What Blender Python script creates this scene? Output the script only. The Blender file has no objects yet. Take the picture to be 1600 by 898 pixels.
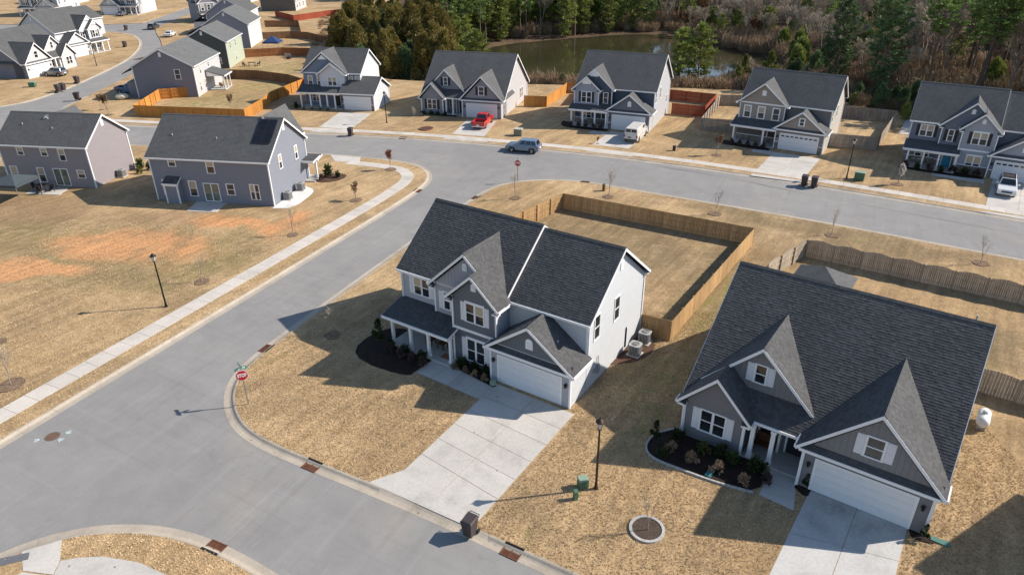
import bpy, bmesh, math, random
from mathutils import Vector, Matrix, noise as mnoise
R=math.radians; PI=math.pi
scene=bpy.context.scene
COL=scene.collection
random.seed(7)
# ---------------------------------------------------------------- camera
cd=bpy.data.cameras.new('camera'); cam=bpy.data.objects.new('camera',cd); COL.objects.link(cam)
cd.sensor_fit='HORIZONTAL'; cd.sensor_width=36.0; cd.lens=24.75; cd.clip_start=0.5; cd.clip_end=3000
cam.location=(0,0,28.87)
cam.rotation_mode='QUATERNION'
cam.rotation_quaternion=(Matrix.Rotation(R(90-27.93),4,'X')@Matrix.Rotation(R(-0.43),4,'Z')).to_quaternion()
scene.camera=cam
# ---------------------------------------------------------------- light
SUN_EL=35.3; SUN_AZ=9.0          # azimuth counter-clockwise from +X, towards the sun
world=bpy.data.worlds.new('World'); scene.world=world; world.use_nodes=True
wn=world.node_tree; wn.nodes.clear()
sky=wn.nodes.new('ShaderNodeTexSky'); sky.sky_type='NISHITA'; sky.sun_disc=False
sky.sun_elevation=R(SUN_EL); sky.sun_rotation=R(90-SUN_AZ); sky.altitude=100; sky.air_density=1.0; sky.dust_density=0.4; sky.ozone_density=2.0
bg=wn.nodes.new('ShaderNodeBackground'); bg.inputs[1].default_value=0.118
wo=wn.nodes.new('ShaderNodeOutputWorld'); wn.links.new(sky.outputs[0],bg.inputs[0]); wn.links.new(bg.outputs[0],wo.inputs[0])
sl=bpy.data.lights.new('sun','SUN'); sl.energy=5.0; sl.angle=R(0.53); sl.color=(1.0,0.925,0.82)
so=bpy.data.objects.new('sun',sl); COL.objects.link(so); so.location=(60,2,60)
sd=Vector((math.cos(R(SUN_EL))*math.cos(R(SUN_AZ)),math.cos(R(SUN_EL))*math.sin(R(SUN_AZ)),math.sin(R(SUN_EL))))
so.rotation_mode='QUATERNION'; so.rotation_quaternion=sd.to_track_quat('Z','Y')
vs=scene.view_settings; vs.view_transform='Standard'; vs.look='None'; vs.gamma=1.0; vs.use_curve_mapping=False
vs.exposure=0.42
try:
    scene.cycles.max_bounces=6; scene.cycles.diffuse_bounces=3; scene.cycles.transparent_max_bounces=6
except Exception: pass
# ---------------------------------------------------------------- materials
class NT:
    def __init__(s,name):
        s.m=bpy.data.materials.new(name); s.m.use_nodes=True; s.t=s.m.node_tree
        s.b=s.t.nodes['Principled BSDF']; s.o=s.t.nodes['Material Output']
    def n(s,typ,**k):
        x=s.t.nodes.new(typ)
        for a,v in k.items():
            if a.startswith('i_'):
                key=a[2:]; key=int(key) if key.isdigit() else key.replace('_',' ')
                x.inputs[key].default_value=v
            else: setattr(x,a,v)
        return x
    def l(s,a,b): s.t.links.new(a,b); return s
    def math(s,op,a,b=None,c=None,clamp=False):
        x=s.t.nodes.new('ShaderNodeMath'); x.operation=op; x.use_clamp=clamp
        for i,v in enumerate((a,b,c)):
            if v is None: continue
            if isinstance(v,(int,float)): x.inputs[i].default_value=v
            else: s.l(v,x.inputs[i])
        return x.outputs[0]
    def mix(s,f,a,b,mode='MIX'):
        x=s.t.nodes.new('ShaderNodeMix'); x.data_type='RGBA'; x.blend_type=mode
        for i,v in ((0,f),(6,a),(7,b)):
            if isinstance(v,(int,float)): x.inputs[i].default_value=v
            elif isinstance(v,tuple): x.inputs[i].default_value=v if len(v)==4 else v+(1,)
            else: s.l(v,x.inputs[i])
        return x.outputs[2]
    def noise(s,vec,scale,detail=3,rough=.55,dist=0):
        x=s.n('ShaderNodeTexNoise'); x.inputs['Scale'].default_value=scale; x.inputs['Detail'].default_value=detail; x.inputs['Roughness'].default_value=rough; x.inputs['Distortion'].default_value=dist
        if vec is not None: s.l(vec,x.inputs['Vector'])
        return x.outputs[0]
    def ramp(s,f,stops):
        x=s.t.nodes.new('ShaderNodeValToRGB'); e=x.color_ramp.elements
        while len(e)<len(stops): e.new(.5)
        for k,(p,c) in enumerate(stops):
            e[k].position=p; e[k].color=(c,c,c,1) if isinstance(c,(int,float)) else (tuple(c)+(1,))[:4]
        s.l(f,x.inputs[0]); return x.outputs[0]
    def pos(s): return s.n('ShaderNodeNewGeometry').outputs['Position']
    def obj(s): return s.n('ShaderNodeTexCoord').outputs['Object']
    def uv(s): return s.n('ShaderNodeTexCoord').outputs['UV']
    def scale(s,vec,x,y,z):
        m=s.n('ShaderNodeMapping'); m.inputs['Scale'].default_value=(x,y,z); s.l(vec,m.inputs[0]); return m.outputs[0]
    def bump(s,h,strength=.4,dist=.02):
        x=s.n('ShaderNodeBump'); x.inputs['Strength'].default_value=strength; x.inputs['Distance'].default_value=dist
        s.l(h,x.inputs['Height']); s.l(x.outputs[0],s.b.inputs['Normal'])
    def col(s,c):
        if isinstance(c,tuple): s.b.inputs['Base Color'].default_value=(c+(1,))[:4]
        else: s.l(c,s.b.inputs['Base Color'])
    def set(s,rough=.7,metal=0,spec=.4):
        s.b.inputs['Roughness'].default_value=rough; s.b.inputs['Metallic'].default_value=metal; s.b.inputs['Specular IOR Level'].default_value=spec
        return s
MATS={}
def mat_plain(name,c,rough=.6,metal=0,spec=.4,var=.12,scale=3.0,bump=0):
    if name in MATS: return MATS[name]
    t=NT(name); t.set(rough,metal,spec)
    n=t.noise(t.obj(),scale,4,.6)
    f=t.ramp(n,[(.3,1-var),(.7,1+var*.6)])
    t.col(t.mix(1.0,tuple(c),f,'MULTIPLY'))
    if bump: t.bump(t.noise(t.obj(),scale*8,3),bump,.01)
    MATS[name]=t.m; return t.m
def mat_siding(name,c,vertical=False,step=.16,var=.06):
    if name in MATS: return MATS[name]
    t=NT(name); t.set(.62,0,.35); o=t.obj()
    sp=t.n('ShaderNodeSeparateXYZ'); t.l(o,sp.inputs[0])
    if vertical:
        s=t.math('FRACT',t.math('DIVIDE',t.math('ADD',sp.outputs[0],sp.outputs[1]),step*1.9))
        h=t.ramp(s,[(.0,1),(.10,1),(.13,0),(.97,0),(1,1)])
    else:
        s=t.math('FRACT',t.math('DIVIDE',sp.outputs[2],step))
        h=t.ramp(s,[(0,.9),(.06,1),(.92,.25),(.97,0),(1,.0)])
    n=t.noise(t.scale(o,.5,.5,2.0),2.0,4,.6)
    grime=t.ramp(n,[(.3,1-var),(.75,1+var*.5)])
    t.col(t.mix(1.0,tuple(c),grime,'MULTIPLY'))
    t.bump(h,.9 if not vertical else .9,.02)
    MATS[name]=t.m; return t.m
def mat_shingle(name,dark,light,row=.2,contrast=1.0):
    if name in MATS: return MATS[name]
    t=NT(name); t.set(.9,0,.22); u=t.uv()
    nz=t.n('ShaderNodeTexNoise'); nz.inputs['Scale'].default_value=1.1; nz.inputs['Detail'].default_value=2; t.l(u,nz.inputs['Vector'])
    wob=t.mix(.012,u,nz.outputs['Color'],'ADD')
    b=t.n('ShaderNodeTexBrick'); b.offset=.5; b.offset_frequency=2; b.squash=1
    b.inputs['Color1'].default_value=tuple(dark)+(1,); b.inputs['Color2'].default_value=tuple(light)+(1,)
    b.inputs['Mortar'].default_value=tuple(x*.6 for x in dark)+(1,)
    b.inputs['Scale'].default_value=1; b.inputs['Mortar Size'].default_value=.004; b.inputs['Mortar Smooth'].default_value=.3; b.inputs['Bias'].default_value=-.1
    b.inputs['Brick Width'].default_value=.21; b.inputs['Row Height'].default_value=row
    t.l(wob,b.inputs['Vector'])
    g=t.noise(u,70,2,.7); gr=t.ramp(g,[(.3,.78),(.7,1.2)])
    big=t.noise(u,.45,4,.6); bgm=t.ramp(big,[(.3,.88),(.7,1.1)])
    c=t.mix(1,b.outputs[0],gr,'MULTIPLY'); c=t.mix(1,c,bgm,'MULTIPLY')
    t.col(c)
    MATS[name]=t.m; return t.m
def mat_concrete(name,c=(.52,.49,.45),stain=.25,blobs=()):
    if name in MATS: return MATS[name]
    t=NT(name); t.set(.85,0,.25); p=t.pos()
    oi=t.n('ShaderNodeObjectInfo')
    n1=t.noise(p,.5,5,.62,.4); n2=t.noise(p,6,4,.6); n3=t.noise(p,60,2,.5)
    a=t.ramp(n1,[(.3,1-stain),(.5,.97),(.75,1.06)]); b=t.ramp(n2,[(.25,.88),(.7,1.06)]); d=t.ramp(n3,[(.3,.9),(.7,1.06)])
    rv=t.math('MULTIPLY_ADD',oi.outputs['Random'],.12,.93)
    x=t.mix(1,tuple(c),a,'MULTIPLY'); x=t.mix(1,x,b,'MULTIPLY'); x=t.mix(1,x,d,'MULTIPLY'); x=t.mix(1,x,rv,'MULTIPLY')
    n4=t.noise(p,1.6,5,.7,1.0); x=t.mix(t.math('MULTIPLY',t.ramp(n4,[(.58,0),(.72,1)]),.3),x,tuple(v*.62 for v in c))
    vo=t.n('ShaderNodeTexVoronoi'); vo.inputs['Scale'].default_value=.9; t.l(p,vo.inputs['Vector']); x=t.mix(t.math('MULTIPLY',t.ramp(vo.outputs['Distance'],[(.035,1),(.07,0)]),.7),x,(.06,.05,.04))
    for bx,by,brx,bry,ba,bk in blobs:
        m=t.n('ShaderNodeMapping'); m.vector_type='TEXTURE'; m.inputs['Location'].default_value=(bx,by,0); m.inputs['Rotation'].default_value=(0,0,R(ba)); m.inputs['Scale'].default_value=(brx,bry,1000); t.l(p,m.inputs[0])
        ln=t.n('ShaderNodeVectorMath'); ln.operation='LENGTH'; t.l(m.outputs[0],ln.inputs[0]); f=t.ramp(ln.outputs['Value'],[(.2,1),(1,0)]); x=t.mix(t.math('MULTIPLY',t.math('MULTIPLY',f,t.ramp(n4,[(.3,.2),(.6,1)])),bk),x,tuple(v*.4 for v in c))
    t.col(x); t.bump(n3,.25,.006)
    MATS[name]=t.m; return t.m
def mat_wood(name,c,var=.35,grey=0):
    if name in MATS: return MATS[name]
    t=NT(name); t.set(.8,0,.2); o=t.obj()
    n=t.noise(t.scale(o,7.3,7.3,.5),1.0,4,.65); m=t.noise(t.scale(o,40,40,1.5),1,2,.6); w=t.noise(t.pos(),.35,3)
    oi=t.n('ShaderNodeObjectInfo')
    f=t.ramp(n,[(.25,1-var),(.75,1+var*.6)]); g=t.ramp(m,[(.3,.85),(.7,1.1)]); h=t.ramp(w,[(.3,.82),(.7,1.1)])
    x=t.mix(1,tuple(c),f,'MULTIPLY'); x=t.mix(1,x,g,'MULTIPLY'); x=t.mix(1,x,h,'MULTIPLY')
    x=t.mix(1,x,t.math('MULTIPLY_ADD',oi.outputs['Random'],.3,.85),'MULTIPLY')
    t.col(x); t.bump(m,.3,.01); MATS[name]=t.m; return t.m
def mat_leaf(name,c1,c2,trans=.25,rough=.6):
    if name in MATS: return MATS[name]
    t=NT(name); t.set(rough,0,.3)
    oi=t.n('ShaderNodeObjectInfo'); o=t.obj()
    n=t.noise(o,.9,3,.6); n2=t.noise(o,9,1)
    f=t.math('ADD',t.math('MULTIPLY',n,.75),t.math('MULTIPLY',n2,.35)); f=t.ramp(f,[(.36,0),(.68,1)])
    x=t.mix(f,tuple(c1),tuple(c2))
    x=t.mix(1,x,t.math('MULTIPLY_ADD',oi.outputs['Random'],.5,.75),'MULTIPLY')
    t.col(x)
    if trans:
        tr=t.n('ShaderNodeBsdfTranslucent'); t.l(x,tr.inputs[0]); ms=t.n('ShaderNodeMixShader'); ms.inputs[0].default_value=trans
        t.l(t.b.outputs[0],ms.inputs[1]); t.l(tr.outputs[0],ms.inputs[2]); t.l(ms.outputs[0],t.o.inputs[0])
    MATS[name]=t.m; return t.m
def mat_glass(name,c=(.02,.025,.03),rough=.06,spec=.8):
    if name in MATS: return MATS[name]
    t=NT(name); t.set(rough,0,spec); n=t.noise(t.obj(),1.5,3)
    t.col(t.mix(1,tuple(c),t.ramp(n,[(.3,.6),(.7,1.4)]),'MULTIPLY')); MATS[name]=t.m; return t.m
def mat_paint(name,c,rough=.25,coat=.6,metal=.0):
    if name in MATS: return MATS[name]
    t=NT(name); t.set(rough,metal,.5); t.b.inputs['Coat Weight'].default_value=coat; t.b.inputs['Coat Roughness'].default_value=.06
    n=t.noise(t.obj(),2,3); t.col(t.mix(1,tuple(c),t.ramp(n,[(.3,.9),(.7,1.05)]),'MULTIPLY')); MATS[name]=t.m; return t.m

def mat_lawn():
    t=NT('lawn'); t.set(.95,0,.1); p=t.pos()
    big=t.noise(p,.07,5,.6,.5); mid=t.noise(p,.55,5,.65,.3); fine=t.noise(p,2.4,4,.7); tuft=t.noise(p,7.5,4,.8); spk=t.noise(p,13,3,.85)
    tan=t.mix(t.ramp(big,[(.35,0),(.65,1)]),(.43,.290,.153),(.54,.382,.214))
    x=t.mix(t.ramp(mid,[(.42,0),(.75,.55)]),tan,(.30,.20,.105))
    # thin olive regrowth and red clay, each patch with its own outline
    dn=t.n('ShaderNodeTexNoise'); dn.inputs['Scale'].default_value=.18; dn.inputs['Detail'].default_value=4; t.l(p,dn.inputs['Vector'])
    vm=t.n('ShaderNodeVectorMath'); vm.operation='MULTIPLY_ADD'; vm.inputs[1].default_value=(9,9,0); t.l(dn.outputs['Color'],vm.inputs[0]); t.l(p,vm.inputs[2])
    q=vm.outputs[0]
    def blob(cx,cy,rx,ry,ang=0,soft=.45):
        m=t.n('ShaderNodeMapping'); m.vector_type='TEXTURE'; m.inputs['Location'].default_value=(cx+4.5,cy+4.5,0); m.inputs['Rotation'].default_value=(0,0,R(ang)); m.inputs['Scale'].default_value=(rx,ry,1000)
        t.l(q,m.inputs[0]); ln=t.n('ShaderNodeVectorMath'); ln.operation='LENGTH'; t.l(m.outputs[0],ln.inputs[0])
        return t.ramp(ln.outputs['Value'],[(1-soft,1),(1.0,0)])
    def patch(x,blobs,c,nz,lo,hi,amt):
        f=None
        for b in blobs:
            v=blob(*b); f=v if f is None else t.math('MAXIMUM',f,v)
        k=t.math('MULTIPLY',f,t.ramp(nz,[(lo,0),(hi,1)])); k=t.math('MULTIPLY',k,amt,clamp=True)
        return t.mix(k,x,c)
    # olive-brown lawns
    x=patch(x,[(-40,62,15,9,-20),(-58,70,14,12),(-30,60,8,5,60)],(.235,.185,.085),mid,.2,.55,.85)
    x=patch(x,[(8,64,15,9,-30),(20,55,6,14,-30),(30,68,14,3.2,-32),(38,62,10,3.5,-32),(8,44,8,3,55),(33,46,9,5,-30)],(.225,.165,.092),mid,.1,.5,.85)
    g2=t.noise(p,.9,4,.7)
    x=patch(x,[(-55,74,14,6,-8,.7),(-36,71,8,3,-8,.7)],(.34,.215,.13),mid,.2,.5,.7)
    x=patch(x,[(17,52,3.2,9,-32),(9.5,39,2.6,9,-32),(31,45,7,4,-30),(-48,138,9,6),(-50,155,12,10),(-52,126,9,8)],(.215,.215,.065),g2,.42,.62,.75)
    x=patch(x,[(-38,64,11,4.6,-12,.55),(-44,58,7,2.2,-6,.6),(-24,69,4.5,2.6,60,.6),(-30,69,6,2.2,-20,.6)],(.60,.305,.14),g2,.20,.50,1.4)
    # browner worn zones
    zz=t.noise(p,.16,5,.65,.6); x=t.mix(t.math('MULTIPLY',t.ramp(zz,[(.46,0),(.64,1)]),.62),x,(.26,.18,.10))
    m=t.n('ShaderNodeMapping'); m.inputs['Rotation'].default_value=(0,0,R(34)); t.l(p,m.inputs[0])
    x=t.mix(1,x,t.ramp(t.noise(t.scale(m.outputs[0],1.7,.12,1),1.0,3,.6),[(.36,.84),(.64,1.12)]),'MULTIPLY')
    gz=t.noise(p,.3,4,.7,.5); x=t.mix(t.math('MULTIPLY',t.ramp(gz,[(.60,0),(.74,1)]),.5),x,(.20,.185,.07))
    # grain: blades, clumps, bare specks
    f=t.ramp(fine,[(.3,.78),(.7,1.16)]); x=t.mix(1,x,f,'MULTIPLY')
    f=t.ramp(tuft,[(.33,.55),(.5,1.0),(.68,1.32)]); x=t.mix(.9,x,f,'MULTIPLY')
    f=t.ramp(spk,[(.32,.32),(.42,1.03)]); x=t.mix(.8,x,f,'MULTIPLY')
    vo=t.n('ShaderNodeTexVoronoi'); vo.inputs['Scale'].default_value=4.6; vo.inputs['Randomness'].default_value=1.0; t.l(p,vo.inputs['Vector'])
    dens=t.ramp(t.noise(p,.8,3,.6),[(.38,0),(.6,1)])
    sp_=t.math('MULTIPLY',t.ramp(vo.outputs['Distance'],[(.16,1),(.30,0)]),t.math('MULTIPLY',dens,t.ramp(tuft,[(.4,.4),(.6,1)])))
    x=t.mix(t.math('MULTIPLY',sp_,.5),x,(.13,.085,.04))
    t.col(x)
    t.bump(t.math('ADD',t.math('MULTIPLY',tuft,1.0),t.math('MULTIPLY',fine,.8)),.8,.05)
    MATS['lawn']=t.m; return t.m
def mat_asphalt():
    t=NT('asphalt'); t.set(.88,0,.25); p=t.pos()
    big=t.noise(p,.06,5,.6,.6); mid=t.noise(p,.5,4,.6,.4); fine=t.noise(p,30,2,.7); ag=t.noise(p,90,1,.5)
    x=t.mix(t.ramp(big,[(.35,0),(.68,1)]),(.252,.243,.232),(.295,.280,.263))
    x=t.mix(t.math('MULTIPLY',t.ramp(t.noise(p,.11,4,.6,.8),[(.55,0),(.75,1)]),.5),x,(.335,.295,.25))
    x=t.mix(1,x,t.ramp(mid,[(.3,.92),(.7,1.06)]),'MULTIPLY'); x=t.mix(1,x,t.ramp(fine,[(.3,.86),(.7,1.1)]),'MULTIPLY'); x=t.mix(1,x,t.ramp(ag,[(.3,.9),(.7,1.08)]),'MULTIPLY')
    # faint scuffs and seams: stretched noise along the street
    for ang,lo,hi in ((25,.90,1.07),(120,.93,1.05)):
        m=t.n('ShaderNodeMapping'); m.inputs['Rotation'].default_value=(0,0,R(ang)); t.l(p,m.inputs[0])
        v=t.noise(t.scale(m.outputs[0],2.2,.06,1),1.0,3,.5)
        x=t.mix(1,x,t.ramp(v,[(.26,lo),(.42,1),(.60,1),(.70,hi)]),'MULTIPLY')
    vo=t.n('ShaderNodeTexVoronoi'); vo.inputs['Scale'].default_value=.22; t.l(p,vo.inputs['Vector']); x=t.mix(t.math('MULTIPLY',t.ramp(vo.outputs['Distance'],[(.015,1),(.04,0)]),.5),x,(.06,.055,.05))
    cr=t.n('ShaderNodeTexVoronoi'); cr.feature='DISTANCE_TO_EDGE'; cr.inputs['Scale'].default_value=.11
    wv=t.n('ShaderNodeVectorMath'); wv.operation='MULTIPLY_ADD'; wv.inputs[1].default_value=(3,3,0); nn=t.n('ShaderNodeTexNoise'); nn.inputs['Scale'].default_value=.6; nn.inputs['Detail'].default_value=4; t.l(p,nn.inputs['Vector']); t.l(nn.outputs['Color'],wv.inputs[0]); t.l(p,wv.inputs[2]); t.l(wv.outputs[0],cr.inputs['Vector'])
    x=t.mix(t.math('MULTIPLY',t.math('MULTIPLY',t.ramp(cr.outputs['Distance'],[(.0,1),(.006,0)]),t.ramp(t.noise(p,.07,2),[(.52,0),(.62,1)])),.16),x,(.09,.085,.08))
    # thin pale scratch lines
    for ang,sc in ((62,.35),(-28,.4)):
        m=t.n('ShaderNodeMapping'); m.inputs['Rotation'].default_value=(0,0,R(-ang)); t.l(p,m.inputs[0])
        v=t.noise(t.scale(m.outputs[0],.05,1.6,1),1.0,2,.4)
        ln=t.ramp(v,[(.494,0),(.5,1),(.506,0)]); br=t.ramp(t.noise(p,.12,2),[(.5,0),(.62,1)])
        x=t.mix(t.math('MULTIPLY',t.math('MULTIPLY',ln,br),.28),x,(.46,.44,.41))
    # sealed crack running along the far street
    for (ax,ay,bx,by,w,k) in ((17,89.6,27.5,83.2,.55,.5),(26,84.2,36,76.6,.3,.55),(34,78,56,62.6,.22,.5)):
        m=t.n('ShaderNodeMapping'); m.vector_type='TEXTURE'; m.inputs['Location'].default_value=((ax+bx)/2,(ay+by)/2,0); m.inputs['Rotation'].default_value=(0,0,math.atan2(by-ay,bx-ax)); m.inputs['Scale'].default_value=(math.hypot(bx-ax,by-ay)/2,w,1000)
        wv=t.n('ShaderNodeVectorMath'); wv.operation='MULTIPLY_ADD'; wv.inputs[1].default_value=(.5,.5,0); nn=t.n('ShaderNodeTexNoise'); nn.inputs['Scale'].default_value=.5; t.l(p,nn.inputs['Vector']); t.l(nn.outputs['Color'],wv.inputs[0]); t.l(p,wv.inputs[2]); t.l(wv.outputs[0],m.inputs[0])
        ln=t.n('ShaderNodeVectorMath'); ln.operation='LENGTH'; t.l(m.outputs[0],ln.inputs[0]); f=t.ramp(ln.outputs['Value'],[(.25,1),(1.0,0)])
        x=t.mix(t.math('MULTIPLY',t.math('MULTIPLY',f,t.ramp(mid,[(.3,.3),(.6,1)])),k),x,(.10,.092,.085))
    t.col(x); t.bump(t.math('ADD',fine,ag),.35,.008)
    MATS['asphalt']=t.m; return t.m
def mat_forest():
    t=NT('forest_floor'); t.set(.95,0,.1); p=t.pos()
    a=t.noise(p,.08,5,.6); b=t.noise(p,1.2,5,.7); c=t.noise(p,9,3,.7)
    x=t.mix(t.ramp(a,[(.35,0),(.65,1)]),(.105,.066,.042),(.165,.112,.07)); x=t.mix(t.ramp(b,[(.4,0),(.7,.7)]),x,(.06,.044,.03))
    x=t.mix(1,x,t.ramp(c,[(.3,.6),(.7,1.3)]),'MULTIPLY'); t.col(x); t.bump(b,1,.2); MATS['forest_floor']=t.m; return t.m
def mat_mulch(name='mulch',c=(.030,.020,.016)):
    if name in MATS: return MATS[name]
    t=NT(name); t.set(.95,0,.15); p=t.pos(); a=t.noise(p,14,4,.8); b=t.noise(p,2,3)
    x=t.mix(1,tuple(c),t.ramp(a,[(.3,.3),(.7,2.0)]),'MULTIPLY'); x=t.mix(1,x,t.ramp(b,[(.3,.8),(.7,1.3)]),'MULTIPLY'); t.col(x); t.bump(a,1,.06); MATS[name]=t.m; return t.m
def mat_water():
    t=NT('pond_water'); t.set(.07,0,.6); p=t.pos()
    n=t.noise(t.scale(p,.5,1.2,1),.6,3,.6); t.col(t.mix(t.ramp(t.noise(p,.05,3),[(.3,0),(.7,1)]),(.036,.034,.016),(.058,.051,.026))); t.bump(n,.05,.12); MATS['pond_water']=t.m; return t.m
LAWN=mat_lawn(); ASPH=mat_asphalt(); FOREST=mat_forest(); MULCH=mat_mulch(); WATER=mat_water()
CONC=mat_concrete('concrete'); CONC_W=mat_concrete('concrete_warm',(.46,.395,.315),.22); CONC_L=mat_concrete('concrete_pale',(.56,.522,.472),.2); CONC_S=mat_concrete('concrete_sidewalk',(.60,.545,.475),.18)
WHITE=mat_plain('white_trim',(.82,.815,.81),.5,var=.04); WHITE_DOOR=mat_plain('white_garage_door',(.74,.74,.75),.45,var=.03)
GLASS=mat_glass('window_glass'); BLIND=mat_plain('blind_behind_glass',(.42,.36,.26),.12,0,.7,.15,6)
BLACKM=mat_plain('black_metal',(.018,.017,.016),.45,.3,.4); DARKP=mat_plain('dark_plastic',(.035,.03,.032),.5)
SHUT_BLK=mat_plain('black_shutter',(.02,.02,.024),.5); 
MULCH_R=mat_mulch('mulch_brown',(.085,.048,.034))
SH_NEAR=mat_shingle('shingle_charcoal',(.080,.079,.079),(.115,.114,.114),.17)
SH_FAR=mat_shingle('shingle_charcoal_weathered',(.100,.100,.100),(.124,.124,.124),.17,.5)
SH_GREY=mat_shingle('shingle_grey',(.125,.127,.127),(.165,.166,.165),.17,.4)
# ---------------------------------------------------------------- mesh helpers
class MB:
    def __init__(s): s.v=[]; s.f=[]; s.mi=[]; s.uv={}
    def quad(s,pts,m=0,uv=None):
        b=len(s.v); s.v+= [tuple(p) for p in pts]; s.f.append(tuple(range(b,b+len(pts)))); s.mi.append(m)
        if uv: s.uv[len(s.f)-1]=uv
        return s
    def hexa(s,p,m=0,uvtop=None):
        "p: 8 points, bottom 4 (ccw seen from above) then top 4"
        b=len(s.v); s.v+=[tuple(q) for q in p]
        for k,fc in enumerate(((3,2,1,0),(4,5,6,7),(0,1,5,4),(1,2,6,5),(2,3,7,6),(3,0,4,7))):
            s.f.append(tuple(b+i for i in fc)); s.mi.append(m)
            if k==1 and uvtop: s.uv[len(s.f)-1]=uvtop
        return s
    def box(s,x0,x1,y0,y1,z0,z1,m=0):
        if x0>x1: x0,x1=x1,x0
        if y0>y1: y0,y1=y1,y0
        if z0>z1: z0,z1=z1,z0
        return s.hexa([(x0,y0,z0),(x1,y0,z0),(x1,y1,z0),(x0,y1,z0),(x0,y0,z1),(x1,y0,z1),(x1,y1,z1),(x0,y1,z1)],m)
    def prism(s,poly,axis,a0,a1,m=0):
        "poly 2D in the two other axes (x:(y,z) y:(x,z) z:(x,y)); extruded a0..a1 along axis"
        def P(p,a): return {'x':(a,p[0],p[1]),'y':(p[0],a,p[1]),'z':(p[0],p[1],a)}[axis]
        n=len(poly); b=len(s.v); s.v+=[P(p,a0) for p in poly]+[P(p,a1) for p in poly]
        s.f.append(tuple(range(b,b+n))); s.mi.append(m); s.f.append(tuple(range(b+2*n-1,b+n-1,-1))); s.mi.append(m)
        for i in range(n):
            j=(i+1)%n; s.f.append((b+i,b+n+i,b+n+j,b+j)); s.mi.append(m)
        return s
    def slab(s,a,b,c,d,t,m=0,uv=True,mside=None,row=None,tab=False):
        "roof slab: a,b along the eave, c,d along the ridge; thickness straight down"
        a,b,c,d=[Vector(q) for q in (a,b,c,d)]
        dn=Vector((0,0,-t)); u=(b-a).normalized(); n=(b-a).cross(d-a).normalized(); w=n.cross(u)
        U=lambda q:((q-a).dot(u),(q-a).dot(w))
        pts=[a+dn,b+dn,c+dn,d+dn,a,b,c,d]
        base=len(s.f); s.hexa(pts,m,[U(a),U(b),U(c),U(d)] if uv else None)
        if mside is not None:
            for k in (0,2,3,4,5): s.mi[base+k]=mside
        LV=(d-a).length; LU=(b-a).length
        if row and LV>.8:
            # real shingle courses: each laps over the one below
            if n.z<0: n=-n
            N=max(2,round(LV/row)); rv=random.Random(int(LU*131+LV*17)); P=lambda u_,v_:a.lerp(b,u_).lerp(d.lerp(c,u_),v_)
            for i in range(N):
                v0=i/N; v1=min(1,(i+1)/N+.002)
                if tab: 
                    cuts=[0]; 
                    while cuts[-1]<1: cuts.append(min(1,cuts[-1]+rv.uniform(.12,.30)/LU))
                else: cuts=[0,1]
                for q in range(len(cuts)-1):
                    u0,u1=cuts[q],cuts[q+1]; hh=rv.choice((.015,.019,.023)) if tab else .022
                    e0=.02/LU*0; A,B,C,D=P(u0,v0)+n*hh,P(u1,v0)+n*hh,P(u1,v1)+n*.004,P(u0,v1)+n*.004
                    s.quad([A,B,C,D],m,[(u0*LU,i*row+.003),(u1*LU,i*row+.003),(u1*LU,(i+1)*row-.003),(u0*LU,(i+1)*row-.003)])
                    A0,B0=P(u0,v0),P(u1,v0); s.quad([A0,B0,B,A],m,[(u0*LU,i*row+.004),(u1*LU,i*row+.004),(u1*LU,i*row+.005),(u0*LU,i*row+.005)])
                    if tab: s.quad([A0,A,D],m,[(u0*LU,i*row+.01)]*3); s.quad([B0,C,B],m,[(u1*LU,i*row+.01)]*3)
        return s
    def cyl(s,c,z0,z1,r0,r1=None,n=12,m=0,cap=True):
        r1=r0 if r1 is None else r1; b=len(s.v)
        for z,r in ((z0,r0),(z1,r1)):
            for i in range(n):
                a=2*PI*i/n; s.v.append((c[0]+r*math.cos(a),c[1]+r*math.sin(a),z))
        for i in range(n):
            j=(i+1)%n; s.f.append((b+i,b+j,b+n+j,b+n+i)); s.mi.append(m)
        if cap:
            s.f.append(tuple(range(b+n-1,b-1,-1))); s.mi.append(m); s.f.append(tuple(range(b+n,b+2*n))); s.mi.append(m)
        return s
    def tube(s,pts,rs,n=6,m=0,cap=True):
        pts=[Vector(p) for p in pts]; b=len(s.v); K=len(pts)
        if isinstance(rs,(int,float)): rs=[rs]*K
        for k,p in enumerate(pts):
            d=(pts[min(k+1,K-1)]-pts[max(k-1,0)]).normalized()
            up=Vector((0,0,1)) if abs(d.z)<.95 else Vector((1,0,0))
            e=d.cross(up).normalized(); g=d.cross(e)
            for i in range(n):
                a=2*PI*i/n; s.v.append(tuple(p+rs[k]*(math.cos(a)*e+math.sin(a)*g)))
        for k in range(K-1):
            for i in range(n):
                j=(i+1)%n; s.f.append((b+k*n+i,b+k*n+j,b+(k+1)*n+j,b+(k+1)*n+i)); s.mi.append(m)
        if cap:
            s.f.append(tuple(range(b,b+n))); s.mi.append(m); s.f.append(tuple(range(b+K*n-1,b+(K-1)*n-1,-1))); s.mi.append(m)
        return s
    def mesh(s,name,mats,smooth=False,fix=True):
        me=bpy.data.meshes.new(name); me.from_pydata(s.v,[],s.f)
        for m in (mats if isinstance(mats,(list,tuple)) else [mats]): me.materials.append(m)
        me.polygons.foreach_set('material_index',s.mi)
        if s.uv:
            ul=me.uv_layers.new(name='UVMap').data
            for fi,uvs in s.uv.items():
                for li,c in zip(me.polygons[fi].loop_indices,uvs): ul[li].uv=c
        if fix:
            bm=bmesh.new(); bm.from_mesh(me); bmesh.ops.recalc_face_normals(bm,faces=bm.faces); bm.to_mesh(me); bm.free()
        if smooth:
            me.polygons.foreach_set('use_smooth',[True]*len(me.polygons))
        me.update(); return me
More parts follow.
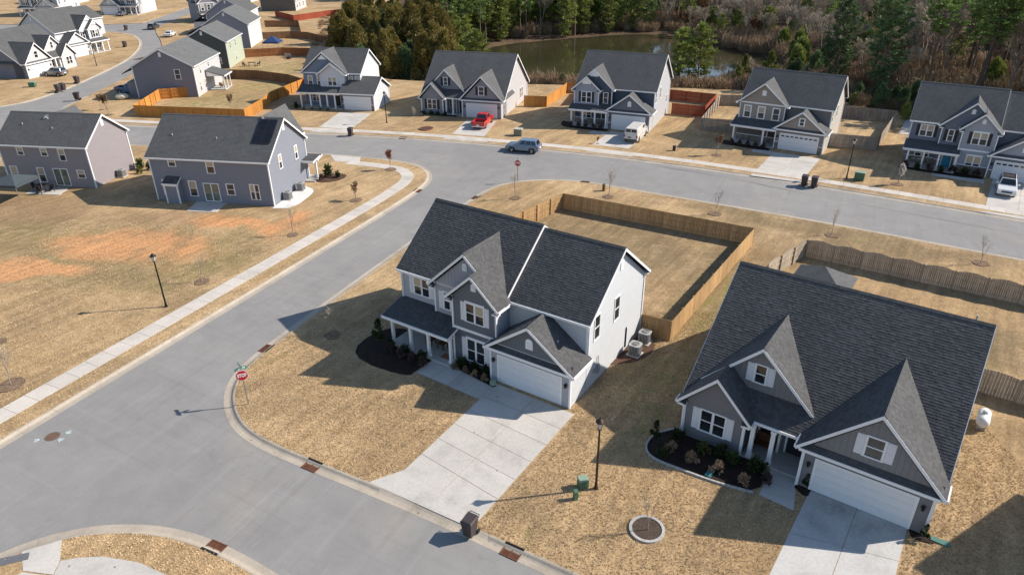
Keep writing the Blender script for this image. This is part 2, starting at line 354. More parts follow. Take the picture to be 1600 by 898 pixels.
def link(name,data,parent=None,loc=None,rz=None):
    o=bpy.data.objects.new(name,data); COL.objects.link(o)
    if parent is not None: o.parent=parent
    if loc is not None: o.location=loc
    if rz is not None: o.rotation_euler=(0,0,rz)
    return o
def obj(name,mb,mats,parent=None,smooth=False,loc=None,rz=None,bevel=0,seg=2):
    o=link(name,mb.mesh(name,mats,smooth),parent,loc,rz)
    if bevel:
        b=o.modifiers.new('bevel','BEVEL'); b.width=bevel; b.segments=seg; b.limit_method='ANGLE'; b.angle_limit=R(35)
    return o
def tag(o,label=None,cat=None,group=None,kind=None):
    for k,v in (('label',label),('category',cat),('group',group),('kind',kind)):
        if v: o[k]=v
    return o
def thing(name,label,cat,loc=(0,0,0),rz=0,group=None):
    return tag(link(name,None,None,loc,rz),label,cat,group)
def struct(name,mb,mats,parent=None,**k):
    o=obj(name,mb,mats,parent,**k)
    if parent is None: o['kind']='structure'
    return o
def copytree(o,parent=None):
    c=o.copy(); COL.objects.link(c); c.parent=parent
    for ch in o.children: copytree(ch,c)
    return c
def place(o,loc,rz=0,label=None,group=None,sc=None):
    o.location=loc; o.rotation_euler=(0,0,rz)
    if label: o['label']=label
    if group: o['group']=group
    if sc: o.scale=(sc,sc,sc)
    return o
# ================================================================ ground, streets, pavements
def chaikin(p,n=2):
    for _ in range(n):
        q=[p[0]]
        for a,b in zip(p[:-1],p[1:]):
            q+=[(a[0]*.75+b[0]*.25,a[1]*.75+b[1]*.25),(a[0]*.25+b[0]*.75,a[1]*.25+b[1]*.75)]
        p=q+[p[-1]]
    return p
def resample(p,step):
    out=[p[0]]; acc=0
    for a,b in zip(p[:-1],p[1:]):
        L=math.hypot(b[0]-a[0],b[1]-a[1]); d=step-acc
        while d<=L:
            out.append((a[0]+(b[0]-a[0])*d/L,a[1]+(b[1]-a[1])*d/L)); d+=step
        acc=L-(d-step)
    return out
def offset(p,d):
    "left of the walking direction is positive"
    o=[]
    for i,q in enumerate(p):
        a=p[max(i-1,0)]; b=p[min(i+1,len(p)-1)]; L=math.hypot(b[0]-a[0],b[1]-a[1]) or 1
        o.append((q[0]-(b[1]-a[1])/L*d,q[1]+(b[0]-a[0])/L*d))
    return o
KA=[(-262,124),(-140,111),(-90,104.5),(-60,100.3),(-40,97.2),(-27.8,95.0),(-19.4,92.7),(-14.5,90.9),(-11.6,88.9),(-10.1,86.2),(-9.7,83.2),(-10.4,79.9),(-13.0,73.6),(-18.5,61.9),(-24.4,49.3),(-31.7,33.9),(-38,20.5)]
KB=[(13,17.8),(1.3,24.35),(-5.7,28.45),(-12.45,31.95),(-16.0,33.9),(-18.1,35.7),(-19.4,37.9),(-20.05,40.1),(-20.0,42.3),(-19.0,45.4),(-11.7,61.7),(-5.8,74.2),(-4.3,77.4),(-2.8,80.0),(-1.2,81.6),(.8,82.6),(3.2,83.1),(6.1,83.1),(9.3,82.3),(12.5,80.5),(21.9,75.3),(32.4,69.5),(48.0,59.6),(85,36.5)]
KN=[(-77.8,131),(-77.4,122),(-75.4,115.5),(-70,111.6),(-60,109.4),(-45,106.6),(-30,104.1),(-19.7,102.2),(-9,99.4),(.15,96.4),(10.1,92.9),(20.9,88.1),(31.5,82.4),(43.5,75.1),(53.8,68.4),(90,45)]
KC=[(-30.5,22.0),(-27,25.5),(-25.5,26.6),(-24.2,27.2),(-22.8,27.6),(-21,27.75),(-19,27.6),(-17.1,27.1),(-15.25,26.35),(-12.9,25.1),(-9.2,22.7),(-4,19.4)]
KE=[(-262,131),(-150,121),(-100,119.5),(-90,121),(-86,124.5),(-84.6,130),(-84.3,138),(-84.9,148),(-86.5,164),(-89.4,176),(-93.7,188),(-99.2,199),(-107,209.5),(-120.5,214.2),(-170,220),(-262,226)]
KA,KB,KN,KC,KE=[chaikin(k) for k in (KA,KB,KN,KC,KE)]
ZR=-.12
def sheet(name,poly,z,mat,depth=.25,parent=None):
    mb=MB(); mb.prism(poly,'z',z-depth,z)
    me=mb.mesh(name,mat); bm=bmesh.new(); bm.from_mesh(me); bmesh.ops.triangulate(bm,faces=[f for f in bm.faces if len(f.verts)>4]); bm.to_mesh(me); bm.free()
    o=link(name,me,parent)
    if parent is None: o['kind']='structure'
    return o
# terrain to the horizon with the pond basin behind the far row of houses
POND=[(-14,150),(-12,176),(-4.5,190.5),(.5,196.5),(13.7,202.8),(32.6,211.8),(41.8,211.4),(50.4,199.5),(54,188),(58,177.2),(64,168),(58,160),(48,152),(40,144.5),(34.8,141.5),(24,141.5),(16.7,142.8),(6.8,146.5),(-4.3,148.8)]
POND=chaikin(POND+[POND[0]],2)[:-1]
def pdist(x,y):
    inside=False; best=1e9; n=len(POND)
    for i in range(n):
        ax,ay=POND[i]; bx,by=POND[(i+1)%n]
        if (ay>y)!=(by>y) and x<(bx-ax)*(y-ay)/(by-ay)+ax: inside=not inside
        dx,dy=bx-ax,by-ay; t=max(0,min(1,((x-ax)*dx+(y-ay)*dy)/(dx*dx+dy*dy+1e-9)))
        best=min(best,math.hypot(x-ax-t*dx,y-ay-t*dy))
    return -best if inside else best
def sm(a,b,x):
    t=max(0,min(1,(x-a)/(b-a))); return t*t*(3-2*t)
def terr(x,y):
    z=-.28
    if y>100 and -90<x<140:
        d=pdist(x,y)
        z=-.28-1.25*(1-sm(2,22,d)) if d>0 else -1.53
        z-=1.3*(1-sm(-4,2.5,d))
        if d>4 and y>128: z+=.35*mnoise.noise((x*.08,y*.08,0))*sm(4,14,d)
    if y>205: z+=sm(205,300,y)*3.0*sm(-38,-15,x)
    if x>60 and y>95: z+=sm(60,130,x)*2.0*sm(95,130,y)
    return z
def axis_pts(a,b,fine0,fine1,sf,sc):
    v=[];x=a
    while x<b:
        v.append(x); x+= sf if fine0<=x<fine1 else sc
    return v+[b]
xs=axis_pts(-900,900,-90,140,4,45); ys=axis_pts(-60,1500,96,300,4,45)
mb=MB(); W=len(xs)
for y in ys:
    for x in xs: mb.v.append((x,y,terr(x,y)))
for j in range(len(ys)-1):
    for i in range(W-1):
        a=j*W+i; mb.f.append((a,a+1,a+W+1,a+W)); mb.mi.append(0)
me=mb.mesh('ground',FOREST,smooth=True,fix=False); tag(link('ground',me),kind='structure')
wmb=MB(); wmb.prism([( (x-20)*1.04+20,(y-176)*1.04+176) for x,y in POND],'z',-1.81,-1.80)
tag(obj('pond',wmb,WATER),kind='structure')
# asphalt under everything that is not lawn
sheet('road',[(-170,14),(95,14),(95,62),(40,92),(-20,112),(-62,120),(-66,200),(-90,330),(-262,330),(-262,14)],ZR,ASPH,.1)
# lawns (each block a raised sheet behind its kerb)
KW=.72
blockA=offset(KA,-KW)+[(-60,14),(-262,14),(-263,124)]
sheet('lawn',blockA,0,LAWN)
blockB=offset(KB,-KW)+[(95,30),(95,14),(30,14)]
sheet('lawn',blockB,0,LAWN)
blockC=offset(KC,-KW)+[(-4,14),(-33,14)]
sheet('lawn',blockC,0,LAWN)
KSR=chaikin([(-77.8,131),(-78.0,138),(-78.6,148),(-81.2,164),(-84.2,175),(-88.2,186),(-93.5,197),(-99,207),(-106,222),(-113,330)])
backN=[(100,62),(82,88),(70,108),(58,121),(44,131),(28,134),(8,137),(-10,139),(-24,143),(-33,152),(-38,168),(-41,190),(-46,215),(-52,250),(-40,330)]
blockN=offset(KN,KW)[::-1]+ [(x+.3,y) for x,y in KSR[1:]]+backN[::-1]
sheet('lawn',blockN,0,LAWN)
blockE=offset(KE,KW)+[(-263,226),(-263,131)]
sheet('lawn',blockE,0,LAWN)
sheet('lawn',[(-260,234),(-122,227.5),(-113,230),(-120,330),(-260,330)],0,LAWN)
# kerbs, one piece per casting joint
PROF=[(0,-.112),(.36,-.116),(.48,-.088),(.60,-.012),(.66,.006),(KW+.02,.008)]
DROP=[(0,-.112),(.20,-.108),(.40,-.085),(.55,-.04),(.66,.0),(KW+.02,.014)]
def kerb(name,poly,side,gaps=(),x0=-1e9,x1=1e9,step=2.4,mat=CONC_W):
    root=tag(link(name,None),kind='structure')
    st=resample(poly,step/4); i=0
    while i+1<len(st):
        seg=st[i:i+5]; i+=4
        if len(seg)<2: break
        cx=sum(p[0] for p in seg)/len(seg); cy=sum(p[1] for p in seg)/len(seg)
        if not(x0<cx<x1): continue
        lo=max(0,i-5); ext=st[lo:i+2]; offs={}
        pr=DROP if any(math.hypot(cx-g[0],cy-g[1])<g[2] for g in gaps) else PROF
        lines=[offset(ext,side*d)[ (i-4-lo):(i-4-lo)+len(seg)] for d,_ in pr]
        K=len(seg); mb=MB(); n=len(pr)
        for k in range(K):
            sh=.006 if k==0 else (-.006 if k==K-1 else 0)
            q=seg[k]; a=seg[max(k-1,0)]; b=seg[min(k+1,K-1)]; L=math.hypot(b[0]-a[0],b[1]-a[1]) or 1
            tx,ty=(b[0]-a[0])/L*sh,(b[1]-a[1])/L*sh
            for j,(d,z) in enumerate(pr): mb.v.append((lines[j][k][0]+tx,lines[j][k][1]+ty,z))
            mb.v.append((lines[-1][k][0]+tx,lines[-1][k][1]+ty,-.25)); mb.v.append((lines[0][k][0]+tx,lines[0][k][1]+ty,-.25))
        m=n+2
        for k in range(K-1):
            for j in range(m):
                j2=(j+1)%m; mb.f.append((k*m+j,k*m+j2,(k+1)*m+j2,(k+1)*m+j)); mb.mi.append(0)
        mb.f.append(tuple(range(m))); mb.mi.append(0); mb.f.append(tuple(range(K*m-1,(K-1)*m-1,-1))); mb.mi.append(0)
        obj('kerb_segment',mb,mat,root)
    return root
kerb('kerb',KA,-1,x0=-75)
kerb('kerb',KB,-1,gaps=[(-5.2,28.3,3.4),(16,16,3)])
kerb('kerb',KN,1,gaps=[(-27,103.4,3.3),(-6.6,98.8,3.1),(13.4,91.3,3.1),(32.6,81.8,3.4),(54,68.3,3.4)])
kerb('kerb',KC,-1,gaps=[(-25.2,26.8,1.6)],x0=-33,mat=CONC_W)
kerb('kerb',KE,1,step=4.8,x0=-135)
# sidewalks
def walk_strip(name,poly,d0,d1,z=.02,step=1.5,mat=CONC_S,gap=.012):
    root=tag(link(name,None),kind='structure')
    st=resample(poly,step); A=offset(st,d0); B=offset(st,d1)
    for k in range(len(st)-1):
        g=gap/step; mb=MB()
        lp=lambda p,q,t:(p[0]+(q[0]-p[0])*t,p[1]+(q[1]-p[1])*t)
        a,b=lp(A[k],A[k+1],g),lp(A[k],A[k+1],1-g); c,d=lp(B[k],B[k+1],1-g),lp(B[k],B[k+1],g)
        zj=z+random.uniform(-.002,.002)
        mb.hexa([(*a,-.05),(*b,-.05),(*c,-.05),(*d,-.05),(*a,zj),(*b,zj),(*c,zj),(*d,zj)])
        obj('slab',mb,mat,root)
    return root
ia=min(range(len(KA)),key=lambda i:math.hypot(KA[i][0]+20.5,KA[i][1]-93.2))
walk_strip('sidewalk',KA[ia:],-2.3,-3.85)
inn=min(range(len(KN)),key=lambda i:math.hypot(KN[i][0]+74,KN[i][1]-114))
walk_strip('sidewalk',KN[inn:],1.75,3.15,step=1.5)
def conc_poly(name,pts,z=.018,mat=CONC_L,parent=None,depth=.06):
    return sheet(name,pts,z,mat,depth,parent)
# ramp at the corner of the left block and the plates of the bottom-left block
conc_poly('curb_ramp',[(-24.6,93.3),(-20.3,92.2),(-20.0,89.9),(-23.4,90.6)],.016)
lc=thing('corner_pavement','pale concrete corner pavement with dark tactile plate at bottom left corner','pavement')
conc_poly('slab',[(-23.75,26.55),(-25.4,25.8),(-24.6,24.6),(-22.95,24.35),(-23.1,25.2)],.016,CONC_L,lc)
conc_poly('slab',[(-23.05,25.2),(-22.9,24.35),(-22.6,22),(-15,21),(-15.6,23.4),(-17.3,24.3),(-19,25.05),(-21,25.45),(-22.2,25.38)],.016,CONC_L,lc)
conc_poly('slab',[(-24.6,24.5),(-22.9,24.25),(-22.7,22),(-25.5,22)],.016,CONC_L,lc)
conc_poly('tactile_plate',[(-26.3,25.35),(-24.95,25.75),(-24.75,25.3),(-26.05,24.85)],.02,mat_plain('tactile_grey',(.14,.14,.15),.7,bump=.5),lc)
# slab grids: driveways and front walks
def lerp2(a,b,t): return (a[0]+(b[0]-a[0])*t,a[1]+(b[1]-a[1])*t)
def slabs(root,q,nc,nr,z=.014,mat=CONC_L,gap=.015,name='slab'):
    A,B,C,D=q      # A-B house side, D-C street side
    for r in range(nr):
        for c in range(nc):
            pt=lambda u,v:lerp2(lerp2(A,B,u),lerp2(D,C,u),v)
            gu=gap/max(.1,math.dist(A,B)); gv=gap/max(.1,math.dist(A,D))
            p=[pt(c/nc+gu,r/nr+gv),pt((c+1)/nc-gu,r/nr+gv),pt((c+1)/nc-gu,(r+1)/nr-gv),pt(c/nc+gu,(r+1)/nr-gv)]
            mb=MB(); zj=z+random.uniform(-.002,.002)
            mb.hexa([(*x,-.05) for x in p]+[(*x,zj) for x in p]); obj(name,mb,mat,root)
def driveway(label,q,nc=2,nr=4,apron=None,mat=CONC_L):
    t=thing('driveway',label,'driveway'); slabs(t,q,nc,nr,mat=mat)
    if apron: 
        mb=MB(); mb.prism(apron,'z',-.05,.012); obj('apron',mb,mat,t)
    return t
driveway('wide pale concrete driveway of the white and grey corner house',[(-1.15,40.2),(4.0,36.75),(-1.85,27.72),(-6.45,31.6)],2,6,[(-6.4,31.66),(-1.8,27.78),(-2.45,27.25),(-8.35,30.65)])
driveway('concrete driveway of the grey ranch house at bottom right',[(16.75,29.75),(20.85,26.9),(16.4,20.5),(10.0,20.5)],2,3,mat=mat_concrete('concrete_stained',(.54,.52,.49),.2,((17.6,28.4,1.5,.9,-35,.75),(18.6,26.9,1.3,.8,20,.7),(16.2,27.2,1.2,.7,-60,.4))))
driveway('driveway with nobody parked before the blue porch house beside the lamp post',[(-28.4,116.8),(-22.9,115.9),(-24.4,106.3),(-29.6,107.6)],2,4,[(-30.0,106.6),(-24.2,105.2),(-24.1,104.0),(-30.4,105.2)])
driveway('driveway with the red pickup truck on it',[(-7.0,111.4),(-2.3,110.2),(-3.9,101.9),(-8.7,103.3)],2,4,[(-9.2,102.1),(-3.5,100.5),(-3.4,98.9),(-9.9,100.8)])
driveway('driveway with the white van on it',[(15.0,104.1),(20.2,102.3),(16.3,95.2),(11.5,97.3)],2,4,[(10.7,95.7),(16.3,93.3),(16.4,91.6),(10.4,94.1)])
driveway('empty driveway before the tan taupe house with two bins at its kerb',[(35.8,93.2),(40.9,90.1),(36.0,82.6),(31.0,85.6)],2,4,[(30.2,84.4),(35.6,81.5),(35.9,80.5),(29.7,83.6)])
driveway('driveway with the white black-roofed car at the right edge',[(58.7,81.8),(63.8,78.6),(57.6,69.6),(52.4,72.8)],2,4,[(51.4,71.3),(57.4,68.3),(57.9,66.7),(50.6,71.2)])
def front_walk(label,q,n): 
    t=thing('front_walk',label,'path'); slabs(t,q,1,n); return t
front_walk('front walk from the white-columned porch of the corner house to its driveway',[(-6.95,41.6),(-5.65,43.4),(-5.6,43.3),(-6.9,41.5)] and [(-5.65,43.45),(-6.9,41.65),(-2.25,38.4),(-1.3,39.7)],4)
front_walk('front walk leading to the recessed porch of the grey ranch house',[(16.45,30.85),(15.2,31.6),(13.75,29.45),(15.3,28.2)],2)
t=front_walk('front walk to the teal door of the house at the right edge',[(52.6,84.6),(52.0,83.2),(56.6,80.0),(57.4,81.4)],3)
front_walk('short walk before the porch of the blue house with the van',[(12.3,104.6),(11.5,103.2),(14.7,101.6),(15.2,103)],2)
front_walk('short walk before the tan taupe house porch',[(33.6,95.0),(32.8,93.6),(35.4,91.9),(36,93.2)],2)
# mulch beds
def bed(label,poly,mat=MULCH,z=.05,rd=1):
    o=sheet('mulch_bed',chaikin(poly+[poly[0]],rd)[:-1] if rd else poly,z,mat,.1); del o['kind']; return tag(o,label,'flower bed')
bed('dark mulch bed curving round the corner house porch',[(-7.2,47.0),(-8.6,47.6),(-9.6,47.7),(-10.5,47.2),(-11.3,46.2),(-11.75,45.2),(-11.75,44.3),(-11.3,43.5),(-10.3,42.6),(-8.8,41.75),(-7.7,41.3),(-7.2,41.35),(-6.95,41.75),(-5.72,43.45)],rd=0)
bed('small dark mulch bed between front walk and garage of corner house',[(-4.98,42.95),(-4.3,43.45),(-1.0,41.25),(-1.15,39.85),(-1.35,39.75)],rd=0)
bed('long black mulch bed with edging before the grey ranch house',[(10.9,35.1),(10.4,35.2),(9.2,34.8),(8.5,34.3),(8.0,33.3),(8.3,32.4),(9.8,31.45),(11.6,30.35),(13.68,29.5),(15.15,31.6)])
bed('tiny black mulch bed between ranch house walk and garage',[(15.95,29.95),(16.45,30.7),(16.95,29.95),(16.35,29.1)])
bed('small mulch bed at the right corner of the ranch garage',[(20.9,26.95),(21.6,26.6),(21.9,25.7),(20.7,26.2)])
bed('brown mulch patch round the two air conditioners',[(6.6,42.3),(9.3,42.8),(10.8,44.5),(10.6,46),(9.6,46.2)],MULCH_R)
bed('mulch bed before the porch of the blue house by the lamp post',[(-36.3,122.0),(-36.2,120.6),(-30.5,118.6),(-29.6,120.0)])
bed('mulch bed before the house with the red pickup',[(-15,117.2),(-14.8,115.6),(-9.0,113.0),(-8.4,114.2)])
bed('mulch bed before the blue house with the white van',[(8.2,110.4),(7.6,107.6),(9.5,106.0),(14.2,104.0),(15,105.2)])
bed('mulch bed before the porch of the taupe house',[(30.2,99.4),(29.6,97.4),(31,96.4),(35,93.6),(36,94.8)])
bed('mulch bed before the teal door house',[(50,87.4),(49.4,86.0),(57,81.2),(58,82.6)])
bed('rounded mulch bed at the porch corner of the solar panel house',[(-24.2,84.2),(-22.4,85.6),(-20.6,85.2),(-20.8,83.2),(-22.8,82.0),(-24.4,82.8)],MULCH_R)
# white gravel pad beside the solar panel house
gp=sheet('gravel_pad',chaikin([(-26.7,73.7),(-24.4,73.7),(-23.3,78.6),(-23.7,80.0),(-25.4,81.3)]+[(-26.7,73.7)],1)[:-1],.04,mat_concrete('white_gravel',(.72,.70,.67),.12),.08); del gp['kind']; tag(gp,'white gravel pad under the air conditioners of the solar panel house','gravel pad')
tp=sheet('patio',[(-36.0,73.0),(-36.0,76.2),(-32.4,75.7),(-32.55,72.6)],.05,CONC_L,.1); del tp['kind']; tag(tp,'concrete patio behind the glass door of the solar panel house','patio')
tp=sheet('patio',[(-57.6,81.6),(-53.3,80.8),(-53.2,78.5),(-57.5,78.9)],.05,CONC_L,.1); del tp['kind']; tag(tp,'concrete patio with dark furniture behind the left grey house','patio')

tp=sheet('concrete_pad',[(56.8,101.5),(59.6,100.4),(64.6,108),(62,109.6)],.05,CONC_L,.1); del tp['kind']; tag(tp,'pale concrete pad outside the fence between the taupe and teal door houses','pad')
# ================================================================ house kit (local frame: x along the front, y towards the back, z up)
WCACHE={}
def fmap(face):
    return {'f':lambda u,d,z:(u,-d,z),'b':lambda u,d,z:(-u,d,z),'r':lambda u,d,z:(d,u,z),'l':lambda u,d,z:(-d,-u,z)}[face]
def fbox(mb,face,u0,u1,d0,d1,z0,z1,m=0):
    g=fmap(face); a=g(u0,d0,z0); b=g(u1,d1,z1); mb.box(a[0],b[0],a[1],b[1],a[2],b[2],m)
def facemesh(key,build,mats):
    if key not in WCACHE:
        mb=MB(); build(mb); WCACHE[key]=mb.mesh(key[0],mats)
    return WCACHE[key]
class House:
    def __init__(s,name,label,loc,az,group=None):
        s.root=thing(name,label,'house',(loc[0],loc[1],0),R(az),group)
    def part(s,name,mb,mats,parent=None,**k): return obj(name,mb,mats,parent or s.root,**k)
    def at(s,face,u,plane,z):
        return {'f':(u,plane,z),'b':(u,plane,z),'r':(plane,u,z),'l':(plane,u,z)}[face]
    # --- walls
    def volx(s,x0,x1,y0,y1,ze,zr,mats,ym=None,z0=0,name='wall'):
        "ridge along x; mats (front,back,left,right)"
        ym=(y0+y1)/2 if ym is None else ym; mb=MB()
        mb.quad([(x0,y0,z0),(x1,y0,z0),(x1,y0,ze),(x0,y0,ze)],0); mb.quad([(x1,y1,z0),(x0,y1,z0),(x0,y1,ze),(x1,y1,ze)],1)
        mb.quad([(x0,y1,z0),(x0,y0,z0),(x0,y0,ze),(x0,ym,zr),(x0,y1,ze)],2); mb.quad([(x1,y0,z0),(x1,y1,z0),(x1,y1,ze),(x1,ym,zr),(x1,y0,ze)],3)
        mb.quad([(x0,y0,ze),(x1,y0,ze),(x1,ym,zr),(x0,ym,zr)],0); mb.quad([(x0,ym,zr),(x1,ym,zr),(x1,y1,ze),(x0,y1,ze)],0)
        o=link(name,mb.mesh(name,list(mats),fix=False),s.root); return o
    def voly(s,x0,x1,y0,y1,ze,zr,mats,xm=None,z0=0,name='wall'):
        xm=(x0+x1)/2 if xm is None else xm; mb=MB()
        mb.quad([(x0,y0,z0),(x1,y0,z0),(x1,y0,ze),(xm,y0,zr),(x0,y0,ze)],0); mb.quad([(x1,y1,z0),(x0,y1,z0),(x0,y1,ze),(xm,y1,zr),(x1,y1,ze)],1)
        mb.quad([(x0,y1,z0),(x0,y0,z0),(x0,y0,ze),(x0,y1,ze)],2); mb.quad([(x1,y0,z0),(x1,y1,z0),(x1,y1,ze),(x1,y0,ze)],3)
        mb.quad([(x0,y0,ze),(xm,y0,zr),(xm,y1,zr),(x0,y1,ze)],2); mb.quad([(xm,y0,zr),(x1,y0,ze),(x1,y1,ze),(xm,y1,zr)],3)
        if z0>0: mb.quad([(x0,y0,z0),(x0,y1,z0),(x1,y1,z0),(x1,y0,z0)],0)
        o=link(name,mb.mesh(name,list(mats),fix=False),s.root); return o
    # --- roofs
    def roofx(s,x0,x1,y0,y1,ze,slope,mat,ym=None,t=.13,trim=WHITE,rakes=(1,1),eaves=(1,1),cap=True):
        "gable roof, ridge along x, eaves at y0/y1 (height of the roof plane there = ze)"
        ym=(y0+y1)/2 if ym is None else ym; zr=ze+slope*(ym-y0); ze1=zr-slope*(y1-ym)
        TB=dict(row=.17,tab=mat is SH_NEAR); mb=MB(); mb.slab((x0,y0,ze),(x1,y0,ze),(x1,ym,zr),(x0,ym,zr),t,0,**TB); mb.slab((x1,y1,ze1),(x0,y1,ze1),(x0,ym,zr),(x1,ym,zr),t,0,row=.17)
        if cap:
            for sg in (-1,1): mb.slab((x0,ym+sg*.16,zr-.16*slope+.05),(x1,ym+sg*.16,zr-.16*slope+.05),(x1,ym,zr+.05),(x0,ym,zr+.05),.04,0)
        r=s.part('roof',mb,mat)
        tb=MB()
        if eaves[0]: tb.box(x0,x1,y0-.10,y0-.005,ze-t-.05,ze-.02); tb.box(x0,x1,y0+.0,y0+.42,ze-t-.06,ze-t-.03)
        if eaves[1]: tb.box(x0,x1,y1+.005,y1+.10,ze1-t-.05,ze1-.02); tb.box(x0,x1,y1-.42,y1,ze1-t-.06,ze1-t-.03)
        for k,x,sg in ((0,x0,-1),(1,x1,1)):
            if rakes[k]:
                a,b=(x,x+sg*.035) if sg>0 else (x-.035,x)
                for ya,za,yb,zb in ((y0,ze,ym,zr),(ym,zr,y1,ze1)):
                    tb.hexa([(a,ya,za-t-.10),(b,ya,za-t-.10),(b,yb,zb-t-.10),(a,yb,zb-t-.10),(a,ya,za-.015),(b,ya,za-.015),(b,yb,zb-.015),(a,yb,zb-.015)])
        if tb.v: s.part('fascia',tb,trim,r)
        return r
    def roofy(s,x0,x1,y0,y1,ze,slope,mat,xm=None,t=.13,trim=WHITE,rakes=(1,0),eaves=(1,1),cap=True,eave_y=None,mats2=None):
        "gable roof, ridge along y, gable towards -y at y0"
        xm=(x0+x1)/2 if xm is None else xm; zr=ze+slope*(xm-x0); zr_=zr; ze1=zr-slope*(x1-xm)
        TB=dict(row=.17,tab=mat is SH_NEAR); mb=MB(); mb.slab((x0,y1,ze),(x0,y0,ze),(xm,y0,zr),(xm,y1,zr),t,0,**TB); mb.slab((x1,y0,ze1),(x1,y1,ze1),(xm,y1,zr),(xm,y0,zr),t,0,**TB)
        if cap:
            for sg in (-1,1): mb.slab((xm+sg*.16,y0,zr-.16*slope+.05),(xm+sg*.16,y1,zr-.16*slope+.05),(xm,y1,zr+.05),(xm,y0,zr+.05),.04,0)
        r=s.part('roof',mb,mat); tb=MB(); ey=y1 if eave_y is None else eave_y
        if eaves[0]: tb.box(x0-.10,x0-.005,y0,ey,ze-t-.05,ze-.02); tb.box(x0,x0+.4,y0,ey,ze-t-.06,ze-t-.03)
        if eaves[1]: tb.box(x1+.005,x1+.10,y0,ey,ze1-t-.05,ze1-.02); tb.box(x1-.4,x1,y0,ey,ze1-t-.06,ze1-t-.03)
        for k,y,sg in ((0,y0,-1),(1,y1,1)):
            if rakes[k]:
                a,b=(y-.035,y) if sg<0 else (y,y+.035)
                for xa,za,xb,zb in ((x0,ze,xm,zr),(xm,zr,x1,ze1)):
                    tb.hexa([(xa,a,za-t-.12),(xb,a,zb-t-.12),(xb,b,zb-t-.12),(xa,b,za-t-.12),(xa,a,za-.015),(xb,a,zb-.015),(xb,b,zb-.015),(xa,b,za-.015)])
        if tb.v: s.part('fascia',tb,trim,r)
        return r
    def shed(s,x0,x1,y0,y1,z0,z1,mat,t=.12,trim=WHITE,sides=(1,1),name='porch_roof'):
        "single slope, low edge at y0"
        mb=MB(); mb.slab((x0,y0,z0),(x1,y0,z0),(x1,y1,z1),(x0,y1,z1),t,row=.17,tab=mat is SH_NEAR); r=s.part(name,mb,mat)
        tb=MB(); tb.box(x0,x1,y0-.10,y0-.004,z0-t-.08,z0-.02); tb.box(x0+.04,x1-.04,y0+.05,y0+.3,z0-t-.22,z0-t-.005)
        for k,x in ((0,x0),(1,x1)):
            if sides[k]:
                a,b=(x-.035,x) if k==0 else (x,x+.035)
                tb.hexa([(a,y0,z0-t-.06),(b,y0,z0-t-.06),(b,y1,z1-t-.06),(a,y1,z1-t-.06),(a,y0,z0-.015),(b,y0,z0-.015),(b,y1,z1-.015),(a,y1,z1-.015)])
        s.part('fascia',tb,trim,r); return r
    def pent(s,x0,x1,y0,y1,z0,z1,mat):
        mb=MB(); mb.slab((x0,y0,z0),(x1,y0,z0),(x1,y1,z1),(x0,y1,z1),.08); r=s.part('pent_roof',mb,mat)
        tb=MB(); tb.box(x0,x1,y0-.05,y0-.004,z0-.20,z0-.015); s.part('fascia',tb,WHITE,r); return r
    def eave_return(s,x,y,z,mat,w=.55):
        mb=MB(); mb.slab((x-w/2,y-.34,z),(x+w/2,y-.34,z),(x+w/2,y,z+.2),(x-w/2,y,z+.2),.06,0); mb.box(x-w/2,x+w/2,y-.34,y,z-.18,z-.065,1)
        s.part('eave_return',mb,[mat,WHITE])
    def corner(s,x,y,z0,z1,w=.13):
        mb=MB(); mb.box(x-w/2,x+w/2,y-w/2,y+w/2,z0,z1); s.part('corner_board',mb,WHITE)
    def band(s,face,u0,u1,plane,z0,z1,d=.04,mat=WHITE,name='trim_band'):
        mb=MB(); fbox(mb,face,u0,u1,-.01,d,z0,z1) if face in 'f' else fbox(mb,face,u0,u1,-.01,d,z0,z1)
        o=s.part(name,mb,mat); 
        if face in 'fb': o.location=(0,plane,0)
        else: o.location=(plane,0,0)
        return o
    # --- openings
    def window(s,face,uc,plane,zc,w,h,n=1,shut=None,blind=.5,sw=.36,head=0,trim=.09,dark=GLASS,parent=None):
        key=('window',face,round(w,2),round(h,2),n,head)
        def b(mb):
            T=trim
            fbox(mb,face,-w/2-T,w/2+T,-.02,.05,h/2,h/2+T+head); fbox(mb,face,-w/2-T-.03,w/2+T+.03,-.02,.07,-h/2-T*.8,-h/2)
            fbox(mb,face,-w/2-T,-w/2,-.02,.05,-h/2,h/2); fbox(mb,face,w/2,w/2+T,-.02,.05,-h/2,h/2)
            for k in range(1,n): u=-w/2+w*k/n; fbox(mb,face,u-.05,u+.05,-.02,.047,-h/2,h/2)
            for k in range(n):
                u0=-w/2+w*k/n+(.05 if k else 0); u1=-w/2+w*(k+1)/n-(.05 if k<n-1 else 0)
                fbox(mb,face,u0,u1,-.02,.035,-.03,.03)
                fbox(mb,face,u0,u0+.03,-.02,.03,-h/2,h/2); fbox(mb,face,u1-.03,u1,-.02,.03,-h/2,h/2)
        o=link('window',facemesh(key,b,WHITE),parent or s.root,s.at(face,uc,plane,zc))
        for k in range(n):
            u0=-w/2+w*k/n+(.06 if k else .02); u1=-w/2+w*(k+1)/n-(.06 if k<n-1 else .02)
            for nm,z0,z1,isb in (('pane',.02,h/2,True),('pane',-h/2,-.02,False)):
                mt=BLIND if (isb and random.random()<blind) else dark
                kk=('pane',face,round(u1-u0,2),round(z1-z0,2),mt.name)
                me=facemesh(kk,lambda mb:fbox(mb,face,-(u1-u0)/2,(u1-u0)/2,-.02,.012,-(z1-z0)/2,(z1-z0)/2),mt)
                g=fmap(face)((u0+u1)/2,0,(z0+z1)/2); link('pane',me,o,g)
